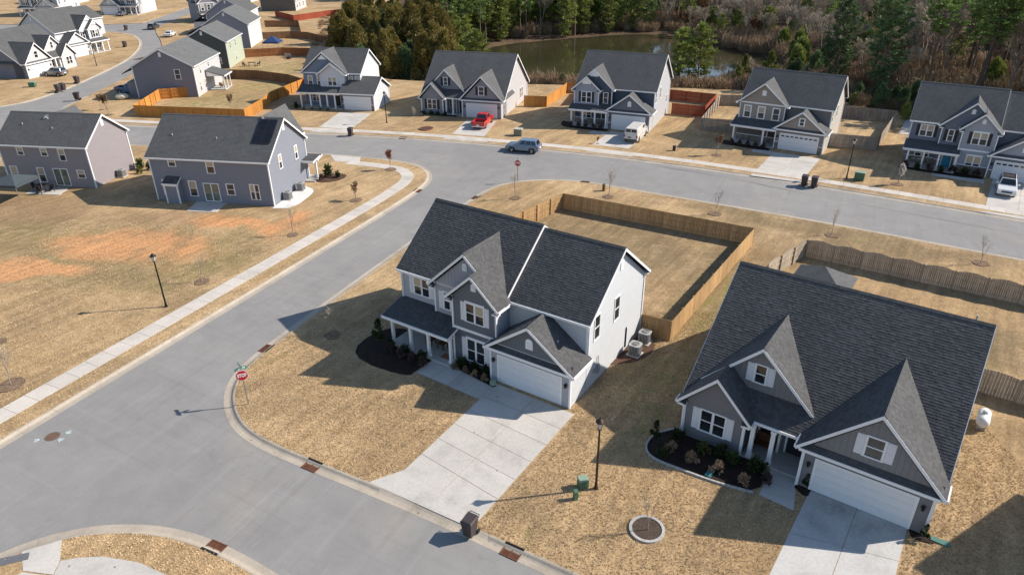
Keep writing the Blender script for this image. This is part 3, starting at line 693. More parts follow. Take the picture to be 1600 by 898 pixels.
        if shut:
            kk=('shutter',face,round(h,2),shut.name)
            def bs(mb):
                fbox(mb,face,-sw/2,sw/2,-.01,.035,-h/2-.05,h/2+.05)
                for a,c in ((-h/2,-.03),(.03,h/2)): fbox(mb,face,-sw/2+.06,sw/2-.06,.03,.05,a,c)
            for sg in (-1,1): link('shutter',facemesh(kk,bs,shut),s.root,s.at(face,uc+sg*(w/2+trim+sw/2+.01)*(1 if face in 'fr' else 1),plane,zc))
        return o
    def vent(s,uc,plane,zc,w=.42,h=.6,arch=True,mat=WHITE,face='f'):
        mb=MB(); pts=[(-w/2,-h/2),(w/2,-h/2)]
        if arch: pts+=[(w/2*math.cos(a),h/2-w/2+w/2*math.sin(a)) for a in [PI*k/8 for k in range(9)]]
        else: pts+=[(w/2,h/2),(-w/2,h/2)]
        if face=='f': mb.prism(pts,'y',-.05,.02)
        else: mb.prism(pts,'x',-.02,.05)
        o=s.part('vent',mb,mat); o.location=s.at(face,uc,plane,zc)
        sl=MB()
        for k in range(5):
            z=-h/2+.07+k*(h*.62)/5
            if face=='f': sl.box(-w/2+.06,w/2-.06,-.075,-.045,z,z+.035)
            else: sl.box(.045,.075,-w/2+.06,w/2-.06,z,z+.035)
        link('slat',sl.mesh('slat',mat),o); return o
    def garage_door(s,x0,x1,plane,h,lites=False,z0=.03):
        mb=MB(); T=.13
        mb.box(x0-T,x0,plane-.04,plane+.02,z0,h+T); mb.box(x1,x1+T,plane-.04,plane+.02,z0,h+T); mb.box(x0,x1,plane-.04,plane+.02,h,h+T)
        fr=s.part('garage_door',mb,WHITE)
        rows=4
        for r in range(rows):
            za=z0+(h-z0)*r/rows; zb=z0+(h-z0)*(r+1)/rows-.012; p=MB()
            p.box(x0,x1,plane-.015,plane+.02,za,zb)
            nb=8
            if not(lites and r==rows-1):
                for k in range(nb):
                    a=x0+(x1-x0)*(k+.12)/nb; b=x0+(x1-x0)*(k+.88)/nb; p.box(a,b,plane-.022,plane-.014,za+.1,zb-.1)
            link('door_panel',p.mesh('door_panel',WHITE_DOOR),fr)
        if lites:
            za=z0+(h-z0)*3/rows
            for k in range(8):
                a=x0+(x1-x0)*(k+.14)/8; b=x0+(x1-x0)*(k+.86)/8; g=MB(); g.box(a,b,plane-.025,plane-.012,za+.16,za+.36); link('pane',g.mesh('pane',GLASS),fr)
        return fr
    def door(s,face,uc,plane,w,h,mat,z0=.15,lite=True):
        mb=MB(); T=.11
        fbox(mb,face,-w/2-T,-w/2,-.02,.05,0,h+T); fbox(mb,face,w/2,w/2+T,-.02,.05,0,h+T); fbox(mb,face,-w/2,w/2,-.02,.05,h,h+T)
        fr=s.part('door',mb,WHITE); fr.location=s.at(face,uc,plane,z0)
        d=MB(); fbox(d,face,-w/2,w/2,-.02,.02,0,h)
        for z in (.2,1.0): fbox(d,face,-w/2+.14,w/2-.14,.02,.035,z,z+.6)
        link('leaf',d.mesh('leaf',mat),fr)
        hd=MB(); fbox(hd,face,w/2-.12,w/2-.07,.02,.08,.95,1.1); link('handle',hd.mesh('handle',BLACKM),fr)
        return fr
    def column(s,x,y,z0,z1,w=.2):
        mb=MB(); mb.box(x-w/2,x+w/2,y-w/2,y+w/2,z0,z1); mb.box(x-w*.68,x+w*.68,y-w*.68,y+w*.68,z0,z0+.22); mb.box(x-w*.66,x+w*.66,y-w*.66,y+w*.66,z1-.16,z1)
        return s.part('column',mb,WHITE)
    def sconce(s,x,plane,z):
        mb=MB(); mb.box(-.05,.05,-.04,.02,-.12,.12); mb.cyl((0,-.12),-.14,.1,.07,.1,8); mb.cyl((0,-.12),.1,.2,.12,.02,8)
        o=s.part('wall_lantern',mb,BLACKM); o.location=(x,plane,z)
    def slab(s,x0,x1,y0,y1,z,name='porch_floor',mat=CONC):
        mb=MB(); mb.box(x0,x1,y0,y1,-.02,z); return s.part(name,mb,mat)
    def downspout(s,x,y,z0,z1,out=(0,-.25)):
        mb=MB(); mb.box(x-.04,x+.04,y-.04,y+.04,z0,z1); mb.box(x-.045,x+.045,y+out[1],y,z0,z0+.08); s.part('downspout',mb,WHITE)
    def stack(s,x,y,z,h=.35,r=.05):
        mb=MB(); mb.cyl((x,y),z-.4,z+h,r,r,8); mb.cyl((x,y),z-.1,z+.06,r*2.2,r*1.1,8); s.part('roof_vent',mb,mat_plain('vent_grey',(.5,.5,.5),.5))
    def stone(s,x0,x1,plane,z1,mat):
        "stone veneer wainscot, a row of stones per course"
        mb=MB(); rnd=random.Random(int((x0+plane)*97)); z=.0
        while z<z1-.05:
            h=rnd.choice((.16,.2,.24)); x=x0
            while x<x1-.04:
                w=min(rnd.uniform(.25,.55),x1-x); d=rnd.uniform(.05,.085); mb.box(x+.008,x+w-.008,plane-d,plane,z+.008,min(z+h,z1)-.008); x+=w
            z+=h
        o=s.part('stone_veneer',mb,mat); o['kind']='stuff'
        cp=MB(); cp.box(x0,x1,plane-.11,plane,z1,z1+.07); s.part('stone_cap',cp,WHITE); return o
STONE=mat_plain('stone_veneer',(.24,.20,.17),.85,var=.55,scale=2.2,bump=.4)

# ---------------------------------------------------------------- two-storey house with porch left, cross gables, garage right (corner house and its twin)
def house_twin(name,label,loc,az,c):
    h=House(name,label,loc,az)
    F,S,B,SH,RM=c['front'],c['side'],c['bump'],c['shut'],c['roof']
    XL=-15.55
    # main body
    h.volx(-6.1,0,2.15,11.1,5.42,8.86,(c.get('rfront',S),F,S,S),ym=6.65)
    h.volx(XL,-6.1,1.8,11.1,5.42,9.0,(F,F,F,F),ym=6.65)
    r1=h.roofx(-6.1,.3,1.85,11.45,5.5,.76,RM,rakes=(0,1))
    r2=h.roofx(XL-.3,-6.06,1.5,11.55,5.5,.76,RM,ym=6.62,rakes=(1,1))
    # large and small front gables
    h.voly(-12.1,-6.2,1.4,4.5,5.42,8.15,(c['gable'],F,F,S))
    h.roofy(-12.5,-5.8,1.05,6.4,5.42,.93,RM,eave_y=1.8)
    h.voly(-9.85,-6.15,.55,3,5.42,7.2,(B,B,B,S))
    h.roofy(-10.25,-5.75,.2,3.6,5.42,.93,RM,eave_y=1.5)
    for x,y in ((-12.22,1.4),(-9.98,.55),(-6.02,.55)): h.eave_return(x,y,5.2,RM,.5)
    # garage
    h.voly(-6.25,0,.0,2.3,2.75,5.0,(c['garage'],F,S,S))
    h.roofy(-6.6,.38,-.35,2.25,2.82,.74,RM,xm=-3.12)
    h.pent(-6.35,.12,-.33,.18,2.86,3.18,RM)
    gb=MB(); gb.prism([(-5.9,3.15),(-.34,3.15),(-3.12,5.05)],'y',-.012,.0); h.part('gable_wall',gb,c['gbat'])
    h.vent(-3.12,-.012,3.95,.55,.8,c.get('arch',True))
    h.garage_door(-5.6,-.72,0,2.15,c.get('lites',False))
    h.sconce(-5.98,0,1.75); h.sconce(-.3,0,1.75)
    for x,y,a,b in ((0,0,0,2.75),(-6.25,0,0,2.75),(0,2.15,3.0,5.4),(0,11.1,0,5.4),(XL,1.8,2.9,5.4),(-12.1,1.4,2.9,5.4),(-9.85,.55,2.8,5.4),(-6.15,.55,3.0,5.4),(-9.85,.55,0,2.7)): h.corner(x,y,a,b)
    # openings
    h.window('f',-13.72,1.8,4.35,1.42,1.35,2,SH,.9); h.window('f',-11.02,1.4,4.18,.55,1.35,1,SH,.5)
    h.window('f',-7.93,.55,4.42,1.5,1.4,2,SH,.9,head=.1); h.window('f',-7.93,.55,1.35,1.5,1.75,2,SH if not c.get('stone') else None,.25 if not c.get('stone') else .9,head=.1)
    h.vent(-7.97,.55,6.5,.4,.58,c.get('arch',True)); h.vent(-9.3,1.4,7.35,.42,.6,c.get('arch',True))
    for y in (3.5,6.5): h.window('r',y,0,4.5,.72,1.75,1,None,.0,trim=.07)
    h.vent(6.85,0,7.75,.42,.75,False,WHITE,'r')
    h.band('f',-9.8,-6.2,.55,2.82,3.02)
    # porch
    h.slab(-15.3,-9.6,-.5,1.85,.16)
    h.shed(-15.75,-9.52,-.6,1.8,2.52,3.12,RM,sides=(1,1))
    for x in (-15.05,-13.3,-11.6): h.column(x,-.28,.16,2.3)
    h.column(-9.72,-.1,.16,2.3)
    h.door('f',-10.75,1.4,.95,2.1,c['door'],.18); h.window('f',-13.6,1.8,1.45,1.5,1.5,2,None,.3)
    h.downspout(XL-.02,1.7,2.9,5.4); h.downspout(.1,2.2,2.9,5.4)
    if c.get('stone'):
        h.stone(-9.8,-6.3,.55,1.0,STONE); h.stone(-15.5,-12.15,1.8,1.0,STONE); h.stone(-12.1,-11.4,1.4,1.0,STONE); h.stone(-6.2,-5.75,0,1.0,STONE); h.stone(-.58,0,0,1.0,STONE)
    if c.get('meter'):
        mb=MB(); mb.box(0,.16,3.7,3.95,.7,1.4); mb.cyl((.08,3.82),1.4,2.1,.03,.03,6); mb.box(0,.12,3.2,3.4,1.0,1.25); h.part('meter_box',mb,mat_plain('meter_grey',(.3,.3,.31),.5))
        mb=MB(); mb.tube([(.05,8.4,.3),(.05,8.4,1.9),(.0,8.4,2.0)],.05,6); h.part('vent_pipe',mb,BLACKM)
    return h
# ---------------------------------------------------------------- storey-and-a-half ranch with three front gables
def house_ranch(name,label,loc,az,c):
    h=House(name,label,loc,az)
    F,S,SH,RM=c['front'],c['side'],c['shut'],c['roof']; XL=-13.65; SL=.74
    ym=8.6; y0=.65; ze=2.75; zr=ze+SL*(ym-y0)
    h.volx(XL,0,2.3,15.9,3.9,zr-.16,(F,F,S,S),ym=ym)
    mb=MB(); mb.box(XL,XL+.12,1.0,2.3,0,2.7); h.part('wall',mb,S)
    mb=MB(); mb.box(-.12,0,.9,2.3,0,3.0); h.part('wall',mb,S)
    h.roofx(XL-.35,.35,y0,2*ym-y0,ze,SL,RM)
    # left gable
    h.voly(XL,-9.97,.4,2.4,2.68,4.72,(F,F,S,F)); h.roofy(-14.1,-9.55,.05,3.0,2.72,1.05,RM,eave_y=.7)
    for x in (-13.78,-9.85): h.eave_return(x,.4,2.58,RM,.5)
    # dormer gable
    h.voly(-13.1,-6.9,2.1,6,3.7,6.8,(c['gable'],F,F,F),z0=3.3); h.roofy(-13.35,-6.65,1.75,7.0,3.62,1.0,RM,eaves=(0,0))
    # garage gable
    h.voly(-6.5,0,0,3,2.75,5.9,(c['garage'],F,F,S)); h.roofy(-6.92,.42,-.35,6.4,2.92,1.0,RM,eave_y=1.0)
    h.pent(-6.75,.2,-.33,.22,2.86,3.28,RM)
    gb=MB(); gb.prism([(-6.1,3.15),(-.4,3.15),(-3.25,6.05)],'y',-.012,.0); h.part('gable_wall',gb,c['gable'])
    h.garage_door(-5.72,-.8,0,2.15,c.get('lites',False)); h.sconce(-6.12,0,1.75); h.sconce(-.4,0,1.75)
    for x,y,a,b in ((0,0,0,2.8),(-6.5,0,0,2.8),(XL,.4,0,2.6),(-9.97,.4,0,2.6),(0,15.9,0,2.6)): h.corner(x,y,a,b,.16)
    h.window('f',-11.85,.4,1.65,1.5,1.45,2,SH,.0,sw=.42); h.window('f',-10.0,2.1,5.0,.62,1.15,1,SH,.0,sw=.4); h.window('f',-3.25,-.012,4.25,.85,1.2,1,SH,.3,sw=.42)
    for u in (11.5,12.6): h.window('r',u,0,1.7,.6,1.6,1,None,.0)
    # porch
    h.slab(-9.9,-6.55,.45,2.4,.12)
    h.column(-9.5,.66,.12,2.55,.24); h.column(-8.34,.66,.12,2.55,.24)
    mb=MB(); mb.box(-8.3,-8.16,1.9,2.3,0,2.6); h.part('corner_board',mb,WHITE)
    h.door('f',-7.35,2.3,.95,2.05,c['door'],.13); h.window('f',-9.1,2.3,1.5,.8,1.3,1,None,0)
    if c.get('hwin'): h.vent(8.6,0,7.3,.4,.7,False,WHITE,'r')
    h.downspout(XL-.05,.3,0,2.6)
    return h
# ---------------------------------------------------------------- two-storey far-row houses
def house_far(name,label,loc,az,c):
    "c['kind']: 'arch' twin-gable (far blue), 'wide' (blue porch), 'tri' (three windows)"
    h=House(name,label,loc,az); F,S,SH,RM=c['front'],c['side'],c['shut'],c['roof']; k=c['kind']
    if k=='wide':
        # full width porch left, garage wing right lower
        W=-13.2; BX=-4.2
        h.volx(W,BX+1.1,2.6,11.0,5.5,8.75,(F,F,F,S),ym=6.8); h.roofx(W-.3,BX+1.4,2.25,11.35,5.55,.72,RM)
        h.voly(-13.2,-5.4,2.2,6,5.5,8.6,(F,F,F,F)); h.roofy(-13.6,-5.0,1.85,7.0,5.5,.80,RM,eave_y=2.4)
        h.voly(-10.0,-5.6,1.7,4,5.5,7.05,(c['bump'],c['bump'],c['bump'],c['bump']),z0=2.9); h.roofy(-10.4,-5.2,1.35,4.4,5.42,.72,c.get('bumproof',RM),eave_y=2.2)
        # truss ornament in the big gable
        mb=MB()
        for sx in (-1,1): mb.box(-9.3+sx*.35-.4,-9.3+sx*.35+.4,2.02,2.12,7.75,7.85)
        mb.prism([(-10.1,7.72),(-8.5,7.72),(-9.3,8.45)],'y',1.9,1.95); h.part('gable_ornament',mb,WHITE)
        h.window('f',-12.0,2.2,4.15,.75,1.45,1,None,.6); h.window('f',-10.45,2.2,4.15,.55,1.45,1,None,.9); h.window('f',-7.8,1.7,4.25,1.5,1.3,2,None,.9)
        h.window('f',-4.85,2.6,4.2,.62,1.45,1,None,.9); h.window('f',-3.68,2.6,4.2,.62,1.45,1,None,.9)
        # garage wing: ridge along x, gable to the right
        h.volx(-5.6,0,0,7.0,2.75,4.5,(c['garage'],F,F,S),ym=3.5); h.roofx(-6.0,.35,-.35,7.35,2.8,.55,RM,ym=3.5)
        h.shed(-13.6,-5.9,-.3,2.6,2.75,3.6,RM)
        h.slab(-13.2,-5.7,-.1,2.4,.15)
        for x in (-13.0,-11.3,-9.6,-8.3,-6.9): h.column(x,.0,.15,2.45)
        h.garage_door(-5.2,-.6,0,2.15); h.stone(-5.6,-5.3,0,1.0,STONE); h.stone(-.5,0,0,1.0,STONE); h.sconce(-5.45,0,1.7)
        h.window('f',-11.3,2.2,1.45,1.3,1.4,2,None,.6); h.door('f',-7.4,2.2,.95,2.05,c['door'])
        h.vent(3.5,0,3.4,.45,.6,False,WHITE,'r'); h.corner(0,0,0,2.7); h.corner(BX+1.1,2.6,3,5.4); h.corner(0,7.0,0,2.7)
        return h
    # garage right in front, porch left
    W=-12.3 if k=='arch' else -12.2
    h.volx(W+.3,0,2.4,13.6 if k=='arch' else 11.4,5.5,9.6 if k=='arch' else 8.9,(c.get('main',F),F,F,S),ym=8.0 if k=='arch' else 6.9)
    if k=='arch': h.roofx(W,.35,2.05,13.95,5.55,.74,RM)
    else: h.roofx(W,.35,2.05,11.75,5.55,.76,RM)
    if k=='arch':
        h.voly(-12.0,-6.3,1.6,5,5.5,8.3,(c['gable'],F,F,c['gable'])); h.roofy(-12.4,-5.9,1.25,7.2,5.5,.9,RM,eave_y=2.2)
        h.voly(-12.0,-8.2,1.0,4,5.5,7.1,(F,F,F,F),z0=2.8); h.roofy(-12.4,-7.8,.65,4.4,5.42,.86,RM,eave_y=1.6)
        for x,y in ((-12.1,1.0),(-8.1,1.0)): h.eave_return(x,y,5.2,RM,.5)
        for xx,yy,zz in ((-10.1,.78,6.85),(-9.15,1.38,7.9)):
            mb=MB(); mb.prism([(xx-.75,zz-.35),(xx+.75,zz-.35),(xx,zz+.35)],'y',yy-.02,yy+.03); mb.prism([(xx-.62,zz-.62),(xx+.62,zz-.62),(xx+.75,zz-.35),(xx-.75,zz-.35)],'y',yy,yy+.02); h.part('gable_ornament',mb,WHITE)
        h.window('f',-10.1,1.0,4.25,1.5,1.5,2,SH,.4); h.window('f',-7.25,1.6,4.2,.65,1.5,1,SH,.4)
        for x,y in ((-12.0,1.0),(-8.2,1.0),(-6.3,1.6)): h.corner(x,y,2.9,5.4)
        py0=-.5
    else:
        h.voly(-12.0,-5.9,1.6,5,5.5,8.15,(c['gable'],F,F,F)); h.roofy(-12.5,-5.4,1.2,7.4,5.42,.82,RM,eave_y=2.2)
        h.band('f',-12.0,-5.9,1.6,5.35,5.55); h.vent(-8.95,1.6,6.9,.55,.7,False)
        for x in (-10.9,-9.0,-7.0): h.window('f',x,1.6,4.2,.8,1.5,1,None,.6,trim=.14)
        for x in (-12.0,-5.9): h.corner(x,1.6,2.9,5.4)
        py0=-.5
    h.voly(-6.3,0,0,2.6,2.75,5.1,(c['garage'],F,F,S)); h.roofy(-6.75,.4,-.35,2.55,2.82,.74,RM)
    h.pent(-6.5,.1,-.33,.2,2.86,3.2,RM)
    gb=MB(); gb.prism([(-5.9,3.15),(-.38,3.15),(-3.15,5.1)],'y',-.012,0); h.part('gable_wall',gb,c['gbat'])
    if k=='arch': h.vent(-3.15,-.012,4.0,.55,.8,True)
    else: h.window('f',-3.15,-.012,4.0,.55,.85,1,None,0,trim=.12)
    h.garage_door(-5.6,-.75,0,2.15,c.get('lites',False)); h.sconce(-6.0,0,1.7)
    h.shed(-12.45,-6.3,py0,2.4 if k!='arch' else 1.9,2.7,3.45,RM); h.slab(-12.2,-6.3,-.3,2.0,.15)
    for x in ((-12.0,-10.2,-8.3,-6.55) if k=='arch' else (-11.95,-7.9)): h.column(x,-.2,.15,2.45,.22)
    h.window('f',-10.2,2.0 if k!='arch' else 1.6,1.5,1.5,1.4,2,None,.6); 
    mb=MB(); mb.box(-12.0,-6.3,1.6,2.4,0,2.9); h.part('wall',mb,F)
    h.door('f',-7.2,1.6,1.0,2.1,c['door']); h.stone(-12.0,-6.4,1.6,.95,STONE); h.stone(-6.3,-5.8,0,1.0,STONE); h.stone(-.6,0,0,1.0,STONE)
    for y,z in ((3.4,4.4),(6.4,4.6)): h.window('r',y,0,z,.6,1.5,1,None,0)
    if k=='arch': h.window('r',11.8,0,2.6,.6,1.0,1,None,0); h.vent(8.0,0,8.4,.4,.7,False,WHITE,'r')
    for x,y,a,b in ((0,0,0,2.7),(-6.3,0,0,2.7),(0,2.4,3,5.4),(0,13.6 if k=='arch' else 11.4,0,5.4)): h.corner(x,y,a,b)
    return h
# ---------------------------------------------------------------- simple two-storey gabled house seen from behind / afar
def house_plain(name,label,loc,az,c,L=12,D=9,he=5.5,slope=.7,wins_f=(),wins_b=(),wins_r=(),wins_l=(),vent_r=True,vent_l=False,over=.3):
    h=House(name,label,loc,az); RM=c['roof']
    h.volx(0,L,0,D,he,he+slope*D/2,(c['front'],c['front'],c.get('left',c['side']),c['side'])); h.roofx(-over,L+over,-over,D+over,he+.02-over*slope+.12,slope,RM)
    for f,ws,pl in (('f',wins_f,0),('b',wins_b,D),('r',wins_r,L),('l',wins_l,0)):
        for w in ws: h.window(f,w[0],pl,w[1],w[2],w[3],w[4] if len(w)>4 else 1,None,c.get('blind',.8),trim=.08)
    for x in (0,L):
        for y in (0,D): h.corner(x,y,0,he-.1)
    if vent_r: h.vent(D/2,L,he+slope*D/2-.9,.45,.75,False,WHITE,'r')
    if vent_l:
        mb=MB(); mb.box(-.05,.02,-.22,.22,-.38,.38); o=h.part('vent',mb,WHITE); o.location=(0,D/2,he+slope*D/2-.9)
    return h
# ================================================================ houses
SD=mat_siding
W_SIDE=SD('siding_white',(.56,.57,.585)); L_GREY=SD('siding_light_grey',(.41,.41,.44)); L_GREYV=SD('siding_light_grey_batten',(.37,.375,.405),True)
D_GREY=SD('siding_slate',(.135,.15,.17)); D_GREYV=SD('siding_slate_batten',(.135,.15,.17),True)
R_GREY=SD('siding_warm_grey',(.19,.185,.195)); R_GREYV=SD('siding_warm_grey_batten',(.21,.205,.21),True)
SHW=mat_plain('white_shutter',(.70,.70,.72),.55,var=.04)
DOORD=mat_plain('dark_door',(.03,.03,.035),.4); DOORT=mat_plain('teal_door',(.01,.24,.40),.4); DOORW=mat_plain('white_door',(.7,.7,.7),.4)
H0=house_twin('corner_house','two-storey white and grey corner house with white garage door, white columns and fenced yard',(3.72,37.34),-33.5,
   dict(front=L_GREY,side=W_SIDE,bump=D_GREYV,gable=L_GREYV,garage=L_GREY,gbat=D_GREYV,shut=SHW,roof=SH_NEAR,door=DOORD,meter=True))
H1=house_ranch('ranch_house','dark grey storey-and-a-half house with three front gables and white shutters, bottom right',(21.44,26.45),-35.5,
   dict(front=R_GREY,side=R_GREY,gable=R_GREYV,garage=R_GREY,shut=SHW,roof=SH_NEAR,door=DOORD))
BL=SD('siding_blue_grey',(.185,.225,.30)); BLV=SD('siding_blue_batten',(.185,.225,.30),True); WH2=SD('siding_white_batten',(.62,.63,.66),True)
F1=house_far('porch_house','blue-grey two-storey house with five porch columns and white side wall by lamp post',(-22.64,117.4),-12,
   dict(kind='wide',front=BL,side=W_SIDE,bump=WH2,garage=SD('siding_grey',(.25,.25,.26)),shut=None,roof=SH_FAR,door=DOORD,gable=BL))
VG=SD('siding_violet_grey',(.27,.265,.285)); PK=SD('siding_pale_pink_grey',(.50,.475,.47))  # side wall's sunlit look is put into a paler siding colour
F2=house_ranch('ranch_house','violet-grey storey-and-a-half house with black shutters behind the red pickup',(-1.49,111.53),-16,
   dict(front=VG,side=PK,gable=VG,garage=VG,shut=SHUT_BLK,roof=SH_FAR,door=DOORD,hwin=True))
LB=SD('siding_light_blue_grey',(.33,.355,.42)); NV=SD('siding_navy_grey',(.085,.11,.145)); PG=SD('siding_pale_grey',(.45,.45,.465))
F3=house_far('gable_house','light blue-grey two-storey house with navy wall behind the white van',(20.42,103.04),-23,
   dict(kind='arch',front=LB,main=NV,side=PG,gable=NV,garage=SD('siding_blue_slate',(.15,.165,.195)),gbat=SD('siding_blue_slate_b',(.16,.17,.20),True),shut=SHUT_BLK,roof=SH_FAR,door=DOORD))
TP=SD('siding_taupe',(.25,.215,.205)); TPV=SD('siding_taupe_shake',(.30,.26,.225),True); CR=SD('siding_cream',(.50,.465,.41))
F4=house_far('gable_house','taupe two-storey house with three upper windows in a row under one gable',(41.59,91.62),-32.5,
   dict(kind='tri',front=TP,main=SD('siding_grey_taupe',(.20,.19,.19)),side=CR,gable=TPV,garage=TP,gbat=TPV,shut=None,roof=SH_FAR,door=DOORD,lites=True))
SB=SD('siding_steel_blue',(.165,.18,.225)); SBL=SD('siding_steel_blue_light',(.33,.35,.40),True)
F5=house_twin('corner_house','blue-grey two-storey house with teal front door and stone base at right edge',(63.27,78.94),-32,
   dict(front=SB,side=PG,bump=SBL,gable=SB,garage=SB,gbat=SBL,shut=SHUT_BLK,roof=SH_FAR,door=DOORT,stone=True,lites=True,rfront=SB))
# neighbour just outside the right edge, whose shadow falls beside the ranch house
H2=house_twin('neighbour_house','neighbouring grey house past the right edge whose shadow lies on the side lawn',(41.9,11.8),-36,
   dict(front=L_GREY,side=L_GREY,bump=D_GREYV,gable=L_GREYV,garage=L_GREY,gbat=D_GREYV,shut=SHW,roof=SH_NEAR,door=DOORD))
# --- the two houses seen from behind on the left
PA=SD('siding_mauve_grey',(.275,.245,.255)); PB=SD('siding_slate_blue',(.21,.222,.265))
HA=house_plain('plain_house','mauve-grey two-storey house seen from behind at the left edge beside the canopy',(-61.44,82.65),-8.5,dict(front=PA,side=PA,roof=SH_FAR,blind=1),11.5,7.6,5.1,.72,
   wins_f=((2.76,4.2,.75,.85),(5.9,4.2,.75,.85),(8.2,3.95,.75,1.35),(1.05,1.4,.85,1.7),(4.67,1.35,.85,1.7),(10.0,1.65,.9,.9)))
def slider(h,x,plane,z0,w,hh,name='glass_door'):
    mb=MB(); T=.09; mb.box(x-w/2-T,x-w/2,plane-.05,plane+.02,z0,z0+hh+T); mb.box(x+w/2,x+w/2+T,plane-.05,plane+.02,z0,z0+hh+T); mb.box(x-w/2,x+w/2,plane-.05,plane+.02,z0+hh,z0+hh+T); mb.box(x-.05,x+.05,plane-.045,plane+.02,z0,z0+hh); mb.box(x-w/2,x+w/2,plane-.05,plane+.02,z0-.04,z0+.04)
    f=h.part(name,mb,WHITE)
    for a,b in ((x-w/2,x-.05),(x+.05,x+w/2)):
        g=MB(); g.box(a,b,plane-.02,plane+.01,z0+.04,z0+hh); link('pane',g.mesh('pane',mat_glass('door_glass',(.16,.17,.13),.1)),f)
slider(HA,7.3,0,.12,1.8,2.05)
for x,y in ((2.2,2.2),(6.4,1.8)): HA.stack(x,y,5.1+.72*y)
def pop_gable(h,x0,x1,y0,y1,ze,slope,mat,wall):
    h.voly(x0+.3,x1-.3,y0+.3,y1,ze-.05,ze+slope*((x1-x0)/2)-.15,(wall,wall,wall,wall)); h.roofy(x0,x1,y0,y1,ze,slope,mat,rakes=(1,1))
# street-side gables that rise over the ridge
pop_gable(HA,2.2,7.6,3.0,8.2,5.2,.95,SH_FAR,PA)
HB=house_plain('plain_house','slate-blue two-storey house seen from behind with solar panels on its roof',(-40.72,76.78),-9.5,dict(front=PB,side=PB,roof=SH_FAR,blind=.9),14.25,9.6,5.2,.71,
   wins_f=((2.75,4.6,.8,.9),(7.36,4.3,.85,1.5),(1.45,1.6,.85,1.7),(4.7,1.6,.85,1.7),(9.3,1.7,.85,1.2),(12.2,1.55,1.0,1.7,2)),wins_r=((2.9,4.25,.6,1.5),(7.0,4.1,.6,1.5)))
slider(HB,6.95,0,.2,1.75,2.05)
HB.voly(1.75,3.3,-.85,.0,2.35,2.36,(PB,PB,PB,PB)); HB.shed(1.6,3.45,-1.0,.0,2.4,2.95,SH_NEAR,name='bump_roof')
for x in (1.75,3.3): HB.corner(x,-.85,0,2.3)
for x,y in ((2.0,2.3),(7.5,2.1)): HB.stack(x,y,5.2+.71*y)
pop_gable(HB,10.2,14.0,4.6,10.4,5.6,1.75,SH_FAR,PB)
HB.slab(13.0,15.6,8.2,10.6,.15); HB.column(15.4,9.4,.15,2.5); HB.shed(12.6,15.7,9.5,10.9,2.6,2.75,SH_FAR)
HB.shed(14.25,15.8,8.0,10.0,2.75,2.9,SH_FAR,sides=(1,1))
# solar modules: four by two on the south slope
SOL=mat_glass('solar_cell',(.012,.013,.018),.12,.6); SOLF=mat_plain('solar_frame',(.05,.05,.055),.4,.5)
def solar(h,x0,y0,ze,slope,nx,ny,w=1.05,l=1.65,oy=0):
    c=1/math.sqrt(1+slope*slope)
    for i in range(nx):
        for j in range(ny):
            xa=x0+i*(w+.03); ya=y0+j*(l+.03)*c; za=ze+slope*ya+.08; yb=ya+l*c; zb=ze+slope*yb+.08
            mb=MB(); mb.slab((xa,ya,za),(xa+w,ya,za),(xa+w,yb,zb),(xa,yb,zb),.04,1,uv=False); e=.04
            mb.slab((xa+e,ya+e*c,za+.006+slope*e*c),(xa+w-e,ya+e*c,za+.006+slope*e*c),(xa+w-e,yb-e*c,zb+.006-slope*e*c),(xa+e,yb-e*c,zb+.006-slope*e*c),.004,0,uv=False)
            h.part('solar_panel',mb,[SOL,SOLF])
solar(HB,11.9,1.7,5.42,.71,2,2,1.05,1.65)
# --- houses on the side street, upper left
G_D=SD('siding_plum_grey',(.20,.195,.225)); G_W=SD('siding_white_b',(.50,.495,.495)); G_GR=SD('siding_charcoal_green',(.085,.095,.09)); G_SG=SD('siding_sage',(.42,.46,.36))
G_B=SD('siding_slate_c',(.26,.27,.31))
G1=house_plain('side_street_house','plum-grey house with a blank gable wall and white back porch behind the orange fence',(-56.4,128.9),92,dict(front=G_W,side=G_D,left=G_D,roof=SH_GREY,blind=.3),13.5,10.6,5.45,.54,  # pale east wall: its sunlit look is put into the siding colour
   wins_f=((3.2,4.2,.55,1.3),(7.6,4.4,.55,.8),(2.0,1.5,.6,1.6),(4.5,1.5,.6,1.6)),wins_l=((2.9,4.0,.9,1.6),),vent_r=False,vent_l=True)
# lean-to over the garage on the street side, porch on the yard side
pb=House.part
m=MB(); m.box(.6,9,10.6,12.4,0,2.7); G1.part('wall',m,G_D)
m=MB(); m.slab((9.2,12.8,4.2),(.2,12.8,4.2),(.2,10.3,5.6),(9.2,10.3,5.6),.12); G1.part('garage_roof',m,SH_FAR)
G1.slab(5.4,9.2,-3.2,0,.15)
for x,y in ((5.6,-3.0),(9.0,-3.0),(7.3,-3.0)): G1.column(x,y,.15,2.5,.16)
m=MB(); m.slab((5.0,-3.4,2.7),(9.5,-3.4,2.7),(9.5,0.0,3.7),(5.0,0.0,3.7),.12); r=G1.part('porch_roof',m,SH_FAR); tb=MB(); tb.box(5,9.5,-3.5,-3.4,2.5,2.72); G1.part('fascia',tb,WHITE,r)
m=MB(); m.prism([(-3.3,2.6),(-.2,2.6),(-.2,3.6)],'x',5.15,5.2); m.prism([(-3.3,2.6),(-.2,2.6),(-.2,3.6)],'x',9.3,9.35); G1.part('porch_gable',m,WHITE)
